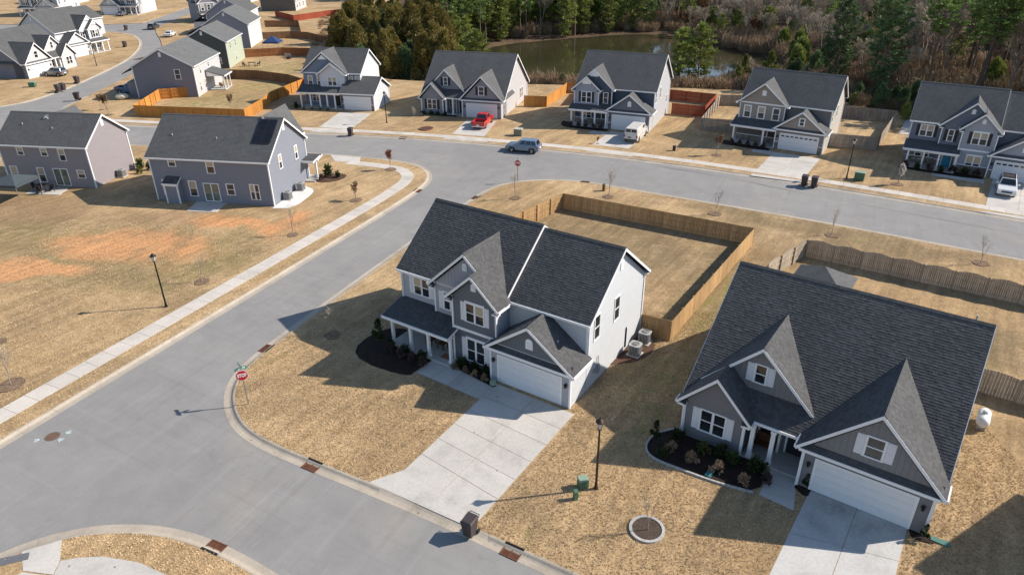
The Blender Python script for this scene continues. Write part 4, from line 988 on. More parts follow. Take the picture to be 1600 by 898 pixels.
G2=house_plain('side_street_house','charcoal-green house with pale sage back wall behind the plum-grey one',(-60.1,155.6),94,dict(front=G_SG,side=G_GR,left=G_GR,roof=SH_GREY,blind=.3),12,9.3,5.5,.56,
   wins_f=((3,4.3,.6,1.2),(7,4.3,.6,1.2),(6,1.5,.6,1.5)),wins_l=((2.0,1.6,1.0,1.2),),vent_r=False,vent_l=True)
m=MB(); m.box(1,9,9.3,13.2,0,2.8); G2.part('wall',m,G_GR); m=MB(); m.slab((9.2,13.4,2.9),(.6,13.4,2.9),(.6,9.2,5.3),(9.2,9.2,5.3),.12); G2.part('garage_roof',m,SH_FAR)
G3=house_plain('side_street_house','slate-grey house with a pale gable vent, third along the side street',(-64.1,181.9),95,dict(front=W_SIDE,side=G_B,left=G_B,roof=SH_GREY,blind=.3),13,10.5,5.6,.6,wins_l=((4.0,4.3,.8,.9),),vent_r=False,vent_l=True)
m=MB(); m.box(1,10,10.5,15,0,3.4); G3.part('wall',m,G_B); m=MB(); m.slab((10.2,15.3,3.4),(.6,15.3,3.4),(.6,10.2,5.7),(10.2,10.2,5.7),.12); G3.part('garage_roof',m,SH_FAR)
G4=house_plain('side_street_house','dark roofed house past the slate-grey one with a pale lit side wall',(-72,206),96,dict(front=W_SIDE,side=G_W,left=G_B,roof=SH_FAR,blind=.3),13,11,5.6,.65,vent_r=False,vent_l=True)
m=MB(); m.box(1,9,11,15,0,3.2); G4.part('wall',m,W_SIDE); m=MB(); m.slab((9.2,15.3,3.2),(.6,15.3,3.2),(.6,10.8,5.6),(9.2,10.8,5.6),.12); G4.part('garage_roof',m,SH_FAR)
G5=house_far('gable_house','dark porch house in shade at the top of the side street',(-84.5,236),40,dict(kind='tri',front=G_D,side=G_W,gable=G_D,garage=G_D,gbat=G_D,shut=None,roof=SH_FAR,door=DOORD))
CG=SD('siding_cream_white',(.54,.53,.52),True)
L1=house_ranch('ranch_house','white-gabled house with a dark car in its driveway at the left edge',(-97.3,146.0),78,dict(front=CG,side=G_D,gable=CG,garage=CG,shut=None,roof=SH_FAR,door=DOORD)); L1.root.scale=(-1,1,1)
L2=house_far('gable_house','large white two-storey house with grey roof second from the left edge',(-101.5,168.3),74,dict(kind='arch',front=W_SIDE,side=W_SIDE,gable=W_SIDE,garage=W_SIDE,gbat=W_SIDE,shut=SHUT_BLK,roof=SH_FAR,door=DOORD)); L2.root.scale=(-1,1,1)
L3=house_plain('side_street_house','white house with a dark low roof at the head of the side street, left',(-117,197),74,dict(front=W_SIDE,side=W_SIDE,roof=SH_FAR,blind=.2),12,9,4.4,.6,wins_f=((3,1.6,.9,1.5),(7,1.6,.9,1.5)))
L4=house_far('gable_house','white two-storey house with black shutters cut by the top left corner',(-149,246.5),-4,dict(kind='arch',front=W_SIDE,side=W_SIDE,gable=W_SIDE,garage=W_SIDE,gbat=W_SIDE,shut=SHUT_BLK,roof=SH_FAR,door=DOORD))
T1=house_far('gable_house','white house with a dark car before its garage at the top edge',(-119,249.5),-2,dict(kind='arch',front=W_SIDE,side=W_SIDE,gable=W_SIDE,garage=W_SIDE,gbat=W_SIDE,shut=SHUT_BLK,roof=SH_GREY,door=DOORD)); T1.root.scale=(-1,1,1); T1.root.location=(-136,250.5,0)
T2=house_plain('side_street_house','olive-brown roofed house behind the red fence at the top edge',(-73.2,257.6),88,dict(front=G_W,side=G_GR,left=SD('siding_olive',(.13,.125,.11)),roof=SH_GREY,blind=.2),12,12,3.4,.6,wins_f=((2,1.6,1.2,1.2),(5,1.6,.9,1.3),(9,1.6,.9,1.3)),vent_r=False)
T3=house_plain('side_street_house','small pale house half hidden above the evergreens',(-22,283),0,dict(front=PG,side=G_W,roof=SH_GREY,blind=.2),13,9,3.2,.5)

H0.stack(-1.5,.9,4.0,.3,.06); H1.stack(-.6,9.3,8.2,.45,.05)
Z1=house_plain('side_street_house','pale house with a grey roof far behind the red fence',(-64,286),8,dict(front=G_W,side=G_W,roof=SH_GREY,blind=.2),13,9,5,.6)
Z2=house_plain('side_street_house','far white house with a blue-grey roof above the side street',(-112,288),-6,dict(front=W_SIDE,side=W_SIDE,roof=SH_FAR,blind=.2),14,9,5.2,.6,wins_f=((3,4,.9,1.3),(7,4,.9,1.3),(11,4,.9,1.3)))
Z3=house_plain('side_street_house','far house past the top left corner house',(-178,286),0,dict(front=W_SIDE,side=W_SIDE,roof=SH_GREY,blind=.2),14,9,5.2,.6)
# ================================================================ fences (pickets are real, joined per section; sections and posts are parts)
FCACHE={}
def fence_panel(kind,mat):
    key=(kind,mat.name)
    if key in FCACHE: return FCACHE[key]
    mb=MB(); L=2.4; n=16; rnd=random.Random(len(FCACHE)+3); w=L/n
    for k in range(n):
        x0=k*w+.006; x1=(k+1)*w-.006; top=1.80+rnd.uniform(-.012,.012)
        if kind=='arch': top=1.68+.20*math.sin(PI*(k+.5)/n)+rnd.uniform(-.01,.01)
        z0=-.03+rnd.uniform(0,.02); y=rnd.uniform(-.004,.004)
        # dog-eared picket
        e=.03; mb.prism([(x0,z0),(x1,z0),(x1,top-e),(x1-e,top),(x0+e,top),(x0,top-e)],'y',y-.011,y+.011)
    for z in (.35,1.0,1.5): mb.box(0,L,.013,.055,z-.045,z+.045)
    FCACHE[key]=mb.mesh('fence_panel',mat); return FCACHE[key]
PCACHE={}
def fence(label,pts,mat,kind='flat',rail=1,name='fence',skip=()):
    t=thing(name,label,'fence')
    if mat.name not in PCACHE:
        mb=MB(); mb.box(-.05,.05,-.05,.05,-.1,1.78); PCACHE[mat.name]=mb.mesh('fence_post',mat)
    first=True
    RL=rail
    for k,(a,b) in enumerate(zip(pts[:-1],pts[1:])):
        rail=RL[k] if isinstance(RL,(list,tuple)) else RL
        L=math.dist(a,b); n=max(1,round(L/2.4)); ang=math.atan2(b[1]-a[1],b[0]-a[0])
        for i in range(n):
            p=lerp2(a,b,i/n); o=link('fence_panel',fence_panel(kind,mat),t,(p[0],p[1],0),ang); o.scale=(L/n/2.4,rail,1)
        nx,ny=-math.sin(ang)*.075*rail,math.cos(ang)*.075*rail
        for i in range(0 if k==0 else 1,n+1):
            p=lerp2(a,b,i/n); o=link('fence_post',PCACHE[mat.name],t,(p[0]+nx,p[1]+ny,0),ang)
    return t
FW0=mat_wood('fence_honey_pine',(.50,.315,.15),.45); FW1=mat_wood('fence_weathered_pine',(.45,.375,.285),.5); FWO=mat_wood('fence_orange_stain',(.56,.25,.06),.4); FWR=mat_wood('fence_red_stain',(.33,.075,.04),.25); FWB=mat_wood('fence_brown',(.22,.12,.06),.35); FWG=mat_wood('fence_silver_grey',(.38,.32,.26),.5)
fence('honey-coloured picket fence round the back yard of the corner house',[(-6.2,57.2),(-.3,66.15),(5.7,73.05),(23.6,63.0),(12.0,45.5),(9.95,46.6)],FW0,'flat',(-1,-1,1,-1,-1))
fence('weathered scalloped picket fence behind the ranch house with the gazebo',[(21.4,50.4),(22.35,55.2),(27.75,60.3),(42.0,50.9),(58,40.5)],FW1,'arch',(-1,-1,1,1))
fence('short scalloped fence run beside the white propane tank',[(30.9,39.4),(33.4,37.7),(38.5,34.0)],FW1,'arch',1)
fence('bright orange fence between the violet-grey and light blue houses',[(2.3,120.2),(6.05,119.4),(10.3,130.1),(14.5,129.6)],FWO,'flat',1)
fence('red-stained fence round the yard of the light blue house',[(26.1,114.2),(30.85,111.9),(34.8,120.2),(28.0,123.8),(13.2,129.3),(10.9,120.6)],FWR,'flat',1)
fence('silver-grey fence left of the taupe house',[(32.9,103.3),(28.5,104.7),(35.3,119.6),(39.5,119.4),(49,114)],FWG,'flat',-1)
fence('silver-grey fence enclosing the yard right of the taupe house',[(44.3,95.9),(49.9,93.7),(59.5,108.1),(52.2,111.5),(49.2,114)],FWG,'flat',1)
fence('low orange fence round the yard of the plum-grey house',[(-56.8,129.4),(-62.6,127.3)],FWO,'flat',1)
fence('orange fence along the street side of the plum-grey house yard',[(-62.6,127.3),(-61.5,115.4),(-42.4,112.1),(-41.7,120.2),(-41.9,124.6)],FWO,'flat',1)
fence('orange fence climbing behind the left end of the blue porch house',[(-41.9,124.6),(-39.0,135.4),(-35.6,131.5)],FWO,'flat',-1)
fence('dark brown fence at the back of the plum-grey house yard',[(-39.0,135.4),(-43.0,139.6),(-50.5,143.9),(-57.5,145)],FWB,'flat',-1)
fence('rust-brown fence with open panels behind the sage house lawn',[(-61,168.5),(-53.2,171),(-46,170),(-42,163),(-39,152),(-39.5,136)],FWR if False else mat_wood('fence_rust',(.34,.13,.05),.3),'flat',1)
fence('brown fence below the tree-lined bank near the blue canopy',[(-70,194),(-58,197.2),(-53.4,195.3),(-45.8,186.2)],FWB,'flat',1)
fence('brown fence section nearest the red fence at the top',[(-72,219),(-62,218.5),(-56.5,200)],FWB,'flat',1)
fence('red fence round the olive-roofed house at the top edge',[(-76,243),(-66.8,231),(-58.3,243),(-50,250)],FWR,'flat',1)
# ================================================================ vehicles
TYRE=mat_plain('tyre_rubber',(.02,.02,.02),.8); RIM=mat_plain('alloy_rim',(.42,.42,.43),.3,.8); CARGLASS=mat_glass('car_glass',(.015,.02,.025),.05)
LAMPR=mat_plain('tail_lamp_red',(.35,.02,.02),.25); LAMPC=mat_plain('head_lamp_clear',(.7,.7,.68),.15); CHROME=mat_plain('bright_metal',(.6,.6,.6),.2,.9)
def wheel(parent,x,y,r,w=.22):
    sg=1 if y>0 else -1; mb=MB(); n=18; prof=[(-w/2,r*.62),(-w/2,r*.92),(-w/2+.04,r),(w/2-.04,r),(w/2,r*.92),(w/2,r*.62)]
    for i in range(n):
        a=2*PI*i/n
        for py,pr in prof: mb.v.append((pr*math.cos(a),py,pr*math.sin(a)))
    m=len(prof)
    for i in range(n):
        j=(i+1)%n
        for k in range(m-1): mb.f.append((i*m+k,j*m+k,j*m+k+1,i*m+k+1)); mb.mi.append(0)
    w0=obj('wheel',mb,TYRE,parent,True); w0.location=(x,y,r)
    rb=MB(); b=len(rb.v)
    for sgn in (1,-1):
        pass
    for i in range(n):
        a=2*PI*i/n; rb.v.append((r*.63*math.cos(a),sg*(w/2-.02),r*.63*math.sin(a)))
    rb.v.append((0,sg*(w/2-.05),0))
    for i in range(n):
        if (i//2)%3!=2: rb.f.append((i,(i+1)%n,n)); rb.mi.append(0)
        else: rb.f.append((i,(i+1)%n,n)); rb.mi.append(1)
    link('rim',rb.mesh('rim',[RIM,TYRE]),w0)
    return w0
def arc(cx,cz,r,a0,a1,n=8): return [(cx+r*math.cos(a0+(a1-a0)*k/n),cz+r*math.sin(a0+(a1-a0)*k/n)) for k in range(n+1)]
def inset(q,u0,u1,v0,v1,off):
    a,b,c,d=[Vector(p) for p in q]; n=(b-a).cross(d-a).normalized()
    P=lambda u,v:(a.lerp(b,u)).lerp(d.lerp(c,u),v)+n*off
    return [P(u0,v0),P(u1,v0),P(u1,v1),P(u0,v1)]
def vehicle(name,label,loc,az,kind,paint,z=0.0,roofrack=False,blackroof=False):
    t=thing(name,label,{'suv':'car','pickup':'pickup truck','van':'van','car':'car'}[kind],(loc[0],loc[1],z),R(az))
    if kind=='suv': L,W,zs,zr,wb,r=4.75,1.9,1.05,1.72,2.8,.37; cab=(-2.25,1.05,-1.95,.25); hood=.98
    elif kind=='car': L,W,zs,zr,wb,r=4.7,1.82,.95,1.45,2.75,.33; cab=(-1.75,1.0,-1.05,.2); hood=.88
    elif kind=='pickup': L,W,zs,zr,wb,r=5.7,1.98,1.15,1.85,3.6,.4; cab=(-.75,1.35,-.5,.75); hood=1.1
    else: L,W,zs,zr,wb,r=5.7,2.02,1.25,2.08,3.5,.37; cab=(-2.8,2.15,-2.72,1.35); hood=1.12
    wx0,wx1=-wb/2-.05,wb/2; ra=r+.07
    pr=[(-L/2,.45),(-L/2+.03,.36)]+[(wx0-ra,.34)]+arc(wx0,r,ra,PI,0)[1:-1]+[(wx0+ra,.32),(wx1-ra,.32)]+arc(wx1,r,ra,PI,0)[1:-1]+[(wx1+ra,.34),(L/2-.05,.36),(L/2,.5),(L/2-.02,.72),(L/2-.16,hood-.1),(L/2-.4,hood-.02),(cab[1],zs)]
    bedx=None
    if kind=='pickup': pr+=[(cab[0],zs),(cab[0]-.02,.75),(-L/2+.12,.75)]; pr=[(-L/2+.12,.45)]+pr[1:] if False else pr
    pr+=[(-L/2+.04,zs if kind!='pickup' else .75)]
    mb=MB(); mb.prism(pr,'y',-W/2,W/2); body=obj('body',mb,paint,t,bevel=.07,seg=3)
    if kind=='pickup':
        for sg in (-1,1):
            b=MB(); b.box(-L/2+.02,cab[0],sg*W/2,sg*(W/2-.09),.7,zs+.02); obj('bed_side',b,paint,t,bevel=.03)
        b=MB(); b.box(-L/2+.01,-L/2+.09,-W/2+.1,W/2-.1,.5,zs+.02); obj('tailgate',b,paint,t,bevel=.02)
        b=MB(); b.box(-L/2+.1,cab[0]-.01,-W/2+.1,W/2-.1,.76,.80); obj('bed_liner',b,DARKP,t)
        b=MB(); b.box(-L/2-.12,-L/2+.02,-W/2+.05,W/2-.05,.42,.58); obj('bumper',b,CHROME,t,bevel=.03)
    # greenhouse
    b0,b1,r0,r1=cab; hb=W/2-.04; ht=W/2-(.24 if kind!='van' else .14); zb=zs-.03
    B=[(b0,-hb,zb),(b1,-hb,zb),(b1,hb,zb),(b0,hb,zb)]; T=[(r0,-ht,zr),(r1,-ht,zr),(r1,ht,zr),(r0,ht,zr)]
    mb=MB(); mb.hexa(B+T); obj('cabin',mb,paint,t,bevel=.08,seg=3)
    if blackroof:
        mb=MB(); mb.box(r0+.1,r1-.05,-ht+.1,ht-.1,zr+.004,zr+.02); obj('roof_panel',mb,DARKP,t,bevel=.01)
    front=[B[1],B[2],T[2],T[1]]; rear=[B[3],B[0],T[0],T[3]]; left=[B[2],B[3],T[3],T[2]]; right=[B[0],B[1],T[1],T[0]]
    def pane(q,u0,u1,v0,v1,nm='window'):
        p=inset(q,u0,u1,v0,v1,.012); m=MB(); m.quad(p); p2=[Vector(x) for x in p]; obj(nm,m,CARGLASS,t)
    pane(front,.07,.93,.16,.93,'windscreen')
    if kind=='van':
        pane(rear,.08,.47,.42,.9,'window'); pane(rear,.53,.92,.42,.9,'window')
        for q,s0 in ((right,0),(left,1)):
            for a,b in ((.64,.72),(.735,.80),(.83,.93)):
                if s0: a,b=1-b,1-a
                pane(q,a,b,.38,.88)
        for k in range(7):
            y=-ht+.12+k*(2*ht-.24)/6; m=MB(); m.box(r0+.15,r1-.2,y-.025,y+.025,zr,zr+.025); obj('roof_rib',m,paint,t)
    else:
        pane(rear,.1,.9,.2,.88,'rear_window')
        spl={'suv':((.06,.26),(.29,.55),(.58,.84)),'car':((.2,.48),(.51,.80)),'pickup':((.08,.44),(.48,.86))}[kind]
        for q,s0 in ((right,0),(left,1)):
            for a,b in spl:
                if s0: a,b=1-b,1-a
                pane(q,a,b,.2,.88)
    for y in (-W/2+.1,W/2-.1):
        wheel(t,wx0,y,r); wheel(t,wx1,y,r)
    for sg in (-1,1):
        m=MB(); m.box(L/2-.14,L/2+.01,sg*(W/2-.42),sg*(W/2-.04),.66,.82); obj('headlight',m,LAMPC,t,bevel=.02)
        zt=(zs-.35,zs-.02) if kind!='van' else (.85,1.2); m=MB(); m.box(-L/2-.012,-L/2+.08,sg*(W/2-.2),sg*(W/2-.01),*zt); obj('tail_light',m,LAMPR,t)
        m=MB(); m.box(b1-.55,b1-.38,sg*(W/2+.02),sg*(W/2+.22),zs+.02,zs+.2); obj('mirror',m,paint,t,bevel=.03)
        m=MB(); m.box(-.2,-.05,sg*(W/2+.0),sg*(W/2+.025),zs-.2,zs-.16); obj('door_handle',m,CHROME if kind!='van' else paint,t)
    if kind!='pickup':
        m=MB(); m.box(-L/2-.06,-L/2+.06,-W/2+.06,W/2-.06,.42,.62); obj('bumper',m,paint if kind!='van' else DARKP,t,bevel=.03)
    m=MB(); m.box(-L/2-.075 if kind!='pickup' else -L/2-.13,-L/2,-.26,.26,.64,.78) if kind!='van' else m.box(-L/2-.02,-L/2,-.1,.42,.80,.95); obj('licence_plate',m,WHITE if kind!='van' else DARKP,t)
    m=MB(); m.box(L/2-.06,L/2+.015,-.5,.5,.6,.76); obj('grille',m,DARKP,t)
    if roofrack:
        for sg in (-1,1):
            m=MB(); m.box(r0+.2,r1-.1,sg*(ht-.1)-.025,sg*(ht-.1)+.025,zr+.03,zr+.07); obj('roof_rail',m,DARKP,t)
        m=MB(); 
        for x in (r0+.5,r1-.5): m.box(x-.03,x+.03,-ht+.1,ht-.1,zr+.04,zr+.075)
        o=obj('cross_bar',m,DARKP,t); o['kind']='stuff'
    return t
P_RED=mat_paint('car_paint_red',(.55,.018,.022)); P_SIL=mat_paint('car_paint_silver_blue',(.20,.26,.34),.3,.6,.5); P_WHT=mat_paint('car_paint_white',(.70,.70,.69),.35); P_GRY=mat_paint('car_paint_grey',(.20,.21,.23),.3,.6,.4); P_BLU=mat_paint('car_paint_blue',(.08,.13,.24)); P_BLK=mat_paint('car_paint_dark',(.03,.035,.04)); P_CRM=mat_paint('car_paint_cream',(.60,.585,.56),.35)
vehicle('pickup_truck','red pickup truck parked nose-in before the violet-grey house',(-4.3,108.2),76,'pickup',P_RED)
vehicle('parked_car','silver-blue station car parked at the kerb of the far street',(1.7,94.9),162,'suv',P_SIL,ZR)
vehicle('van','white cargo van parked nose-in before the light blue house',(18.1,100.3),65,'van',P_CRM)
vehicle('parked_car','white car with black roof parked nose-out before the teal door house',(57.3,77.2),-122,'suv',P_WHT,0.01,True,True)
vehicle('parked_car','dark grey car in the driveway of the left-edge white-gabled house',(-93.8,149.2),168,'suv',P_GRY)
vehicle('pickup_truck','blue pickup truck in the shade beside the plum-grey house',(-70.2,132.6),-10,'pickup',P_BLU)
vehicle('parked_car','dark car standing at the head of the side street',(-104,217.4),95,'suv',P_BLK,ZR)
vehicle('parked_car','small white car parked on the right of the side street',(-92.6,202),95,'car',P_WHT,.0)
vehicle('parked_car','dark car before the garage of the white house at the top edge',(-128.0,248.2),90,'car',P_GRY)
# white utility trailer frame beside the blue truck
t=thing('ladder_rack','white tube rack frame leaning beside the blue pickup truck','rack',(-66.9,130.3,0),R(-5))
for x0,x1 in ((-1.2,-1.2),(1.0,1.0)):
    m=MB(); m.tube([(x0,0,0),(x0,0,2.6)],.07,6); obj('post',m,WHITE,t)
for z in (.7,2.55):
    m=MB(); m.tube([(-1.2,0,z),(1.0,0,z)],.07,6); obj('rail',m,WHITE,t)
t=thing('boat_cover','round cream covered bundle beside the blue pickup truck','bundle',(-69.6,127.6,0))
bm=bmesh.new(); bmesh.ops.create_icosphere(bm,subdivisions=3,radius=1.0)
for v in bm.verts: v.co=Vector((v.co.x*1.15,v.co.y*.9,max(0,v.co.z*.55+.5)))*(1+.08*mnoise.noise(v.co*2)); 
me=bpy.data.meshes.new('cover'); bm.to_mesh(me); bm.free(); me.materials.append(mat_plain('cream_canvas',(.6,.56,.42),.8,var=.3)); link('cover',me,t)
# ================================================================ street furniture
LGLASS=mat_plain('lantern_glass',(.62,.60,.55),.3,0,.5)
BRONZE=mat_plain('bronze_pole',(.055,.03,.022),.5,.2)
def lamp_post(label,loc,mat=BLACKM,h=4.95):
    t=thing('lamp_post',label,'street lamp',(loc[0],loc[1],0),0,'street lamps')
    m=MB(); m.cyl((0,0),0,.12,.14,.12,10); m.cyl((0,0),.12,.5,.10,.075,10); obj('base',m,mat,t)
    m=MB(); m.cyl((0,0),.5,h-.75,.075,.055,10); m.cyl((0,0),h-.78,h-.72,.11,.11,10); obj('pole',m,mat,t)
    m=MB(); m.cyl((0,0),h-.72,h-.28,.10,.20,8); obj('lantern_glass',m,LGLASS,t)
    m=MB()
    for k in range(4):
        a=PI/4+k*PI/2; m.tube([(.105*math.cos(a),.105*math.sin(a),h-.72),(.205*math.cos(a),.205*math.sin(a),h-.28)],.014,4)
    o=obj('lantern_cage',m,mat,t); o['kind']='stuff'
    m=MB(); m.cyl((0,0),h-.28,h-.24,.25,.25,10); m.cyl((0,0),h-.24,h-.06,.23,.06,10); m.cyl((0,0),h-.06,h+.08,.03,.01,6); obj('cap',m,mat,t)
    return t
lamp_post('black lamp post on the tan lawn left of the long sidewalk',(-28.98,51.49))
lamp_post('brown lamp post between the corner house driveway and the ranch house',(4.68,29.99),BRONZE,5.05)
lamp_post('lamp post beside the white garage wall of the blue porch house',(-19.5,110.0),BLACKM,4.9)
lamp_post('lamp post by the green utility box near the taupe house driveway',(41.07,82.3),BLACKM,5.0)
lamp_post('far lamp post by the driveway curve on the side street',(-91,160),BLACKM,4.9)
RED=mat_plain('sign_red',(.55,.012,.02),.4); SGREEN=mat_plain('sign_green',(.02,.24,.13),.4); GALV=mat_plain('galvanised_steel',(.32,.33,.33),.45,.6)
def textmesh(s,size,mat,bold=False):
    c=bpy.data.curves.new('lettering','FONT'); c.body=s; c.size=size; c.align_x='CENTER'; c.align_y='CENTER'; c.extrude=.002; c.offset=.012 if bold else 0
    o=bpy.data.objects.new('tmp',c); COL.objects.link(o); dg=bpy.context.evaluated_depsgraph_get(); me=bpy.data.meshes.new_from_object(o.evaluated_get(dg)); bpy.data.objects.remove(o); me.materials.clear(); me.materials.append(mat); me.name='lettering'; return me
def stop_sign(label,loc,az,names=True,back=False):
    t=thing('stop_sign',label,'stop sign',(loc[0],loc[1],0),R(az))
    m=MB(); m.box(-.035,.035,-.02,.02,0,3.0); m.box(-.035,-.02,-.04,-.02,0,2.9); obj('post',m,GALV,t)
    oc=lambda r:[(r*math.cos(PI/8+k*PI/4),2.35+r*math.sin(PI/8+k*PI/4)) for k in range(8)]
    m=MB(); m.prism(oc(.42),'y',-.052,-.042); bl=obj('sign_border',m,WHITE,t)
    m=MB(); m.prism(oc(.385),'y',-.058,-.0525); pl=obj('sign_plate',m,RED,t)
    me=textmesh('STOP',.275,WHITE,True); o=link('lettering',me,pl,(0,-.062,2.35)); o.rotation_euler=(R(90),0,0); o.scale=(.86,1.3,1)
    if names:
        for z,a,w in ((2.87,0,.78),(3.08,90,.78)):
            m=MB(); m.box(-w/2,w/2,-.012,.012,-.09,.09); b=obj('street_name_blade',m,SGREEN,t,loc=(0,0,z),rz=R(a+18))
            m=MB()
            rnd=random.Random(3+a)
            x=-w/2+.08
            while x<w/2-.1:
                ww=rnd.uniform(.03,.055); m.box(x,x+ww,-.015,.015,-.045,.04); x+=ww+.015
            o=obj('lettering',m,WHITE,b); o['kind']='stuff'
    return t
stop_sign('red stop sign with green street name blades on the corner lawn',(-17.72,38.08),22)
stop_sign('small red stop sign at the far end of the corner lot near the far street',(.8,82.0),-12,False)
BIN=mat_plain('bin_brown',(.060,.045,.045),.5,var=.15)
def make_bin(mat):
    t=thing('wheelie_bin','bin','trash bin')
    m=MB(); m.hexa([(-.22,-.26,.08),(.22,-.26,.08),(.22,.22,.08),(-.22,.22,.08),(-.29,-.36,.98),(.29,-.36,.98),(.29,.33,.98),(-.29,.33,.98)]); obj('body',m,mat,t,bevel=.03)
    m=MB(); m.hexa([(-.32,-.40,.985),(.32,-.40,.985),(.32,.36,.985),(-.32,.36,.985),(-.26,-.30,1.08),(.26,-.30,1.08),(.28,.33,1.10),(-.28,.33,1.10)]); obj('lid',m,mat,t,bevel=.02)
    m=MB(); m.tube([(-.26,.36,1.0),(-.26,.46,1.02),(.26,.46,1.02),(.26,.36,1.0)],.02,6); obj('handle',m,mat,t)
    for sx in (-.27,.27):
        m=MB(); b=0
        m.prism([(.30+.13*math.cos(2*PI*k/14),.13+.13*math.sin(2*PI*k/14)) for k in range(14)],'x',sx-.035,sx+.035); obj('wheel',m,TYRE,t)
    return t
bin0=make_bin(BIN)
def put_bin(first,loc,az,label,sc=1.0,z=ZR):
    b=bin0 if first else copytree(bin0)
    place(b,(loc[0],loc[1],z),R(az),label,'trash bins at the kerb',sc); return b
put_bin(True,(-2.3,26.75),-30,'brown trash bin at the kerb before the corner house driveway',1.12,-.06)
put_bin(False,(-23.8,103.1),-10,'lone trash bin at the kerb before the blue porch house',1.15)
put_bin(False,(35.0,80.0),-30,'left of the two bins side by side near the taupe house driveway',1.25)
put_bin(False,(35.95,79.45),-30,'right of the two bins side by side near the taupe house driveway',1.25)
put_bin(False,(-84.4,133.6),70,'nearer of two bins on the left kerb of the side street',1.3,0)
put_bin(False,(-84.2,134.9),70,'farther of two bins on the left kerb of the side street',1.3,0)
put_bin(False,(-85.0,141.2),70,'bin beside the driveway with the dark grey car',1.3,0)
put_bin(False,(-77.3,127.0),-80,'bin at the right kerb of the side street near its mouth',1.3,0)
put_bin(False,(-110.4,214),60,'bin far up at the bend of the side street',1.3,0)
put_bin(False,(-96.5,184.5),60,'bin on the left kerb halfway up the side street',1.3,0)
UGR=mat_plain('utility_green',(.075,.15,.09),.6,var=.2); UGL=mat_plain('utility_green_faded',(.25,.33,.24),.6)
def ubox(label,loc,az,w=.55,d=.45,h=.6,mat=UGR,lid=UGL):
    t=thing('utility_box',label,'utility box',(loc[0],loc[1],0),R(az))
    m=MB(); m.box(-w/2,w/2,-d/2,d/2,0,h); obj('cabinet',m,mat,t,bevel=.02)
    m=MB(); m.hexa([(-w/2-.03,-d/2-.03,h),(w/2+.03,-d/2-.03,h),(w/2+.03,d/2+.03,h),(-w/2-.03,d/2+.03,h),(-w/2,-d/2,h+.08),(w/2,-d/2,h+.08),(w/2,d/2,h+.1),(-w/2,d/2,h+.1)]); obj('lid',m,lid,t,bevel=.01)
ubox('pale green utility box nearest the brown lamp post',(3.95,30.15),20); ubox('small dark green pedestal in front of the brown lamp post',(3.45,29.2),20,.24,.24,.55,UGR,UGR)
ubox('green transformer box by the lamp post near the taupe house',(42.35,81.75),-32,1.1,.9,.95,UGR,UGL); ubox('green transformer box on the lawn at the left edge',(-92.1,138.4),10,1.1,.9,.9)
ubox('pale utility box behind the silver-blue car',(1.1,102.3),-15,1.2,.9,.95,mat_plain('utility_tan',(.2,.19,.15),.6),mat_plain('utility_tan_lid',(.48,.46,.36),.6)); ubox('small dark pedestal on the lawn right of the white van',(22.4,94.2),-20,.4,.35,.6,DARKP,DARKP)
ubox('small dark pedestal near the far corner of the corner lot fence',(10.9,78.6),-30,.3,.3,.75,mat_wood('pedestal_brown',(.2,.12,.06)),mat_plain('pedestal_brown_lid',(.2,.12,.06)))
ACM=mat_plain('ac_grey',(.42,.42,.41),.5,.3); ACD=mat_plain('ac_dark',(.09,.09,.09),.6)
def make_ac():
    t=thing('air_conditioner','ac','air conditioner')
    m=MB(); m.box(-.5,.5,-.5,.5,0,.08); obj('pad',m,CONC,t)
    rr=lambda h,c:[(h*x,h*y) for x,y in ((1,c),(c,1),(-c,1),(-1,c),(-1,-c),(-c,-1),(c,-1),(1,-c))]
    m=MB(); m.prism(rr(.40,.72),'z',.08,.86); obj('coil',m,ACD,t)
    m=MB()
    for k in range(8):
        p=rr(.41,.72)[k]; q=rr(.41,.72)[(k+1)%8]; n=5 if k%2 else 2
        for i in range(n):
            a=lerp2(p,q,(i+.5)/n); m.box(a[0]-.02,a[0]+.02,a[1]-.02,a[1]+.02,.1,.84)
    o=obj('louvre',m,ACM,t); o['kind']='stuff'
    m=MB(); m.prism(rr(.43,.72),'z',.84,.93); m2=MB(); obj('top_cover',m,ACM,t,bevel=.02)
    m=MB(); m.cyl((0,0),.931,.945,.30,.30,20); obj('fan_opening',m,ACD,t)
    m=MB()
    for r in (.10,.18,.26): m.tube([(r*math.cos(2*PI*k/16),r*math.sin(2*PI*k/16),.955) for k in range(17)],.008,4,cap=False)
    for k in range(4): a=k*PI/4; m.tube([(-.3*math.cos(a),-.3*math.sin(a),.956),(.3*math.cos(a),.3*math.sin(a),.956)],.008,4)
    o=obj('fan_guard',m,ACM,t); o['kind']='stuff'
    return t
ac0=make_ac(); place(ac0,(9.05,43.75,0),R(-33),'front one of the two air conditioners beside the white wall','air conditioners',1.0)
for loc,az,lb in (((10.05,45.4),-33,'rear air conditioner by the short honey fence run'),((-25.7,76.6),-9,'front air conditioner on the white gravel pad'),((-25.0,79.6),-9,'rear air conditioner on the white gravel pad'),((-48.9,85.0),-8,'air conditioner beside the right wall of the mauve-grey house')):
    place(copytree(ac0),(loc[0],loc[1],0.03),R(az),lb,'air conditioners',1.0)
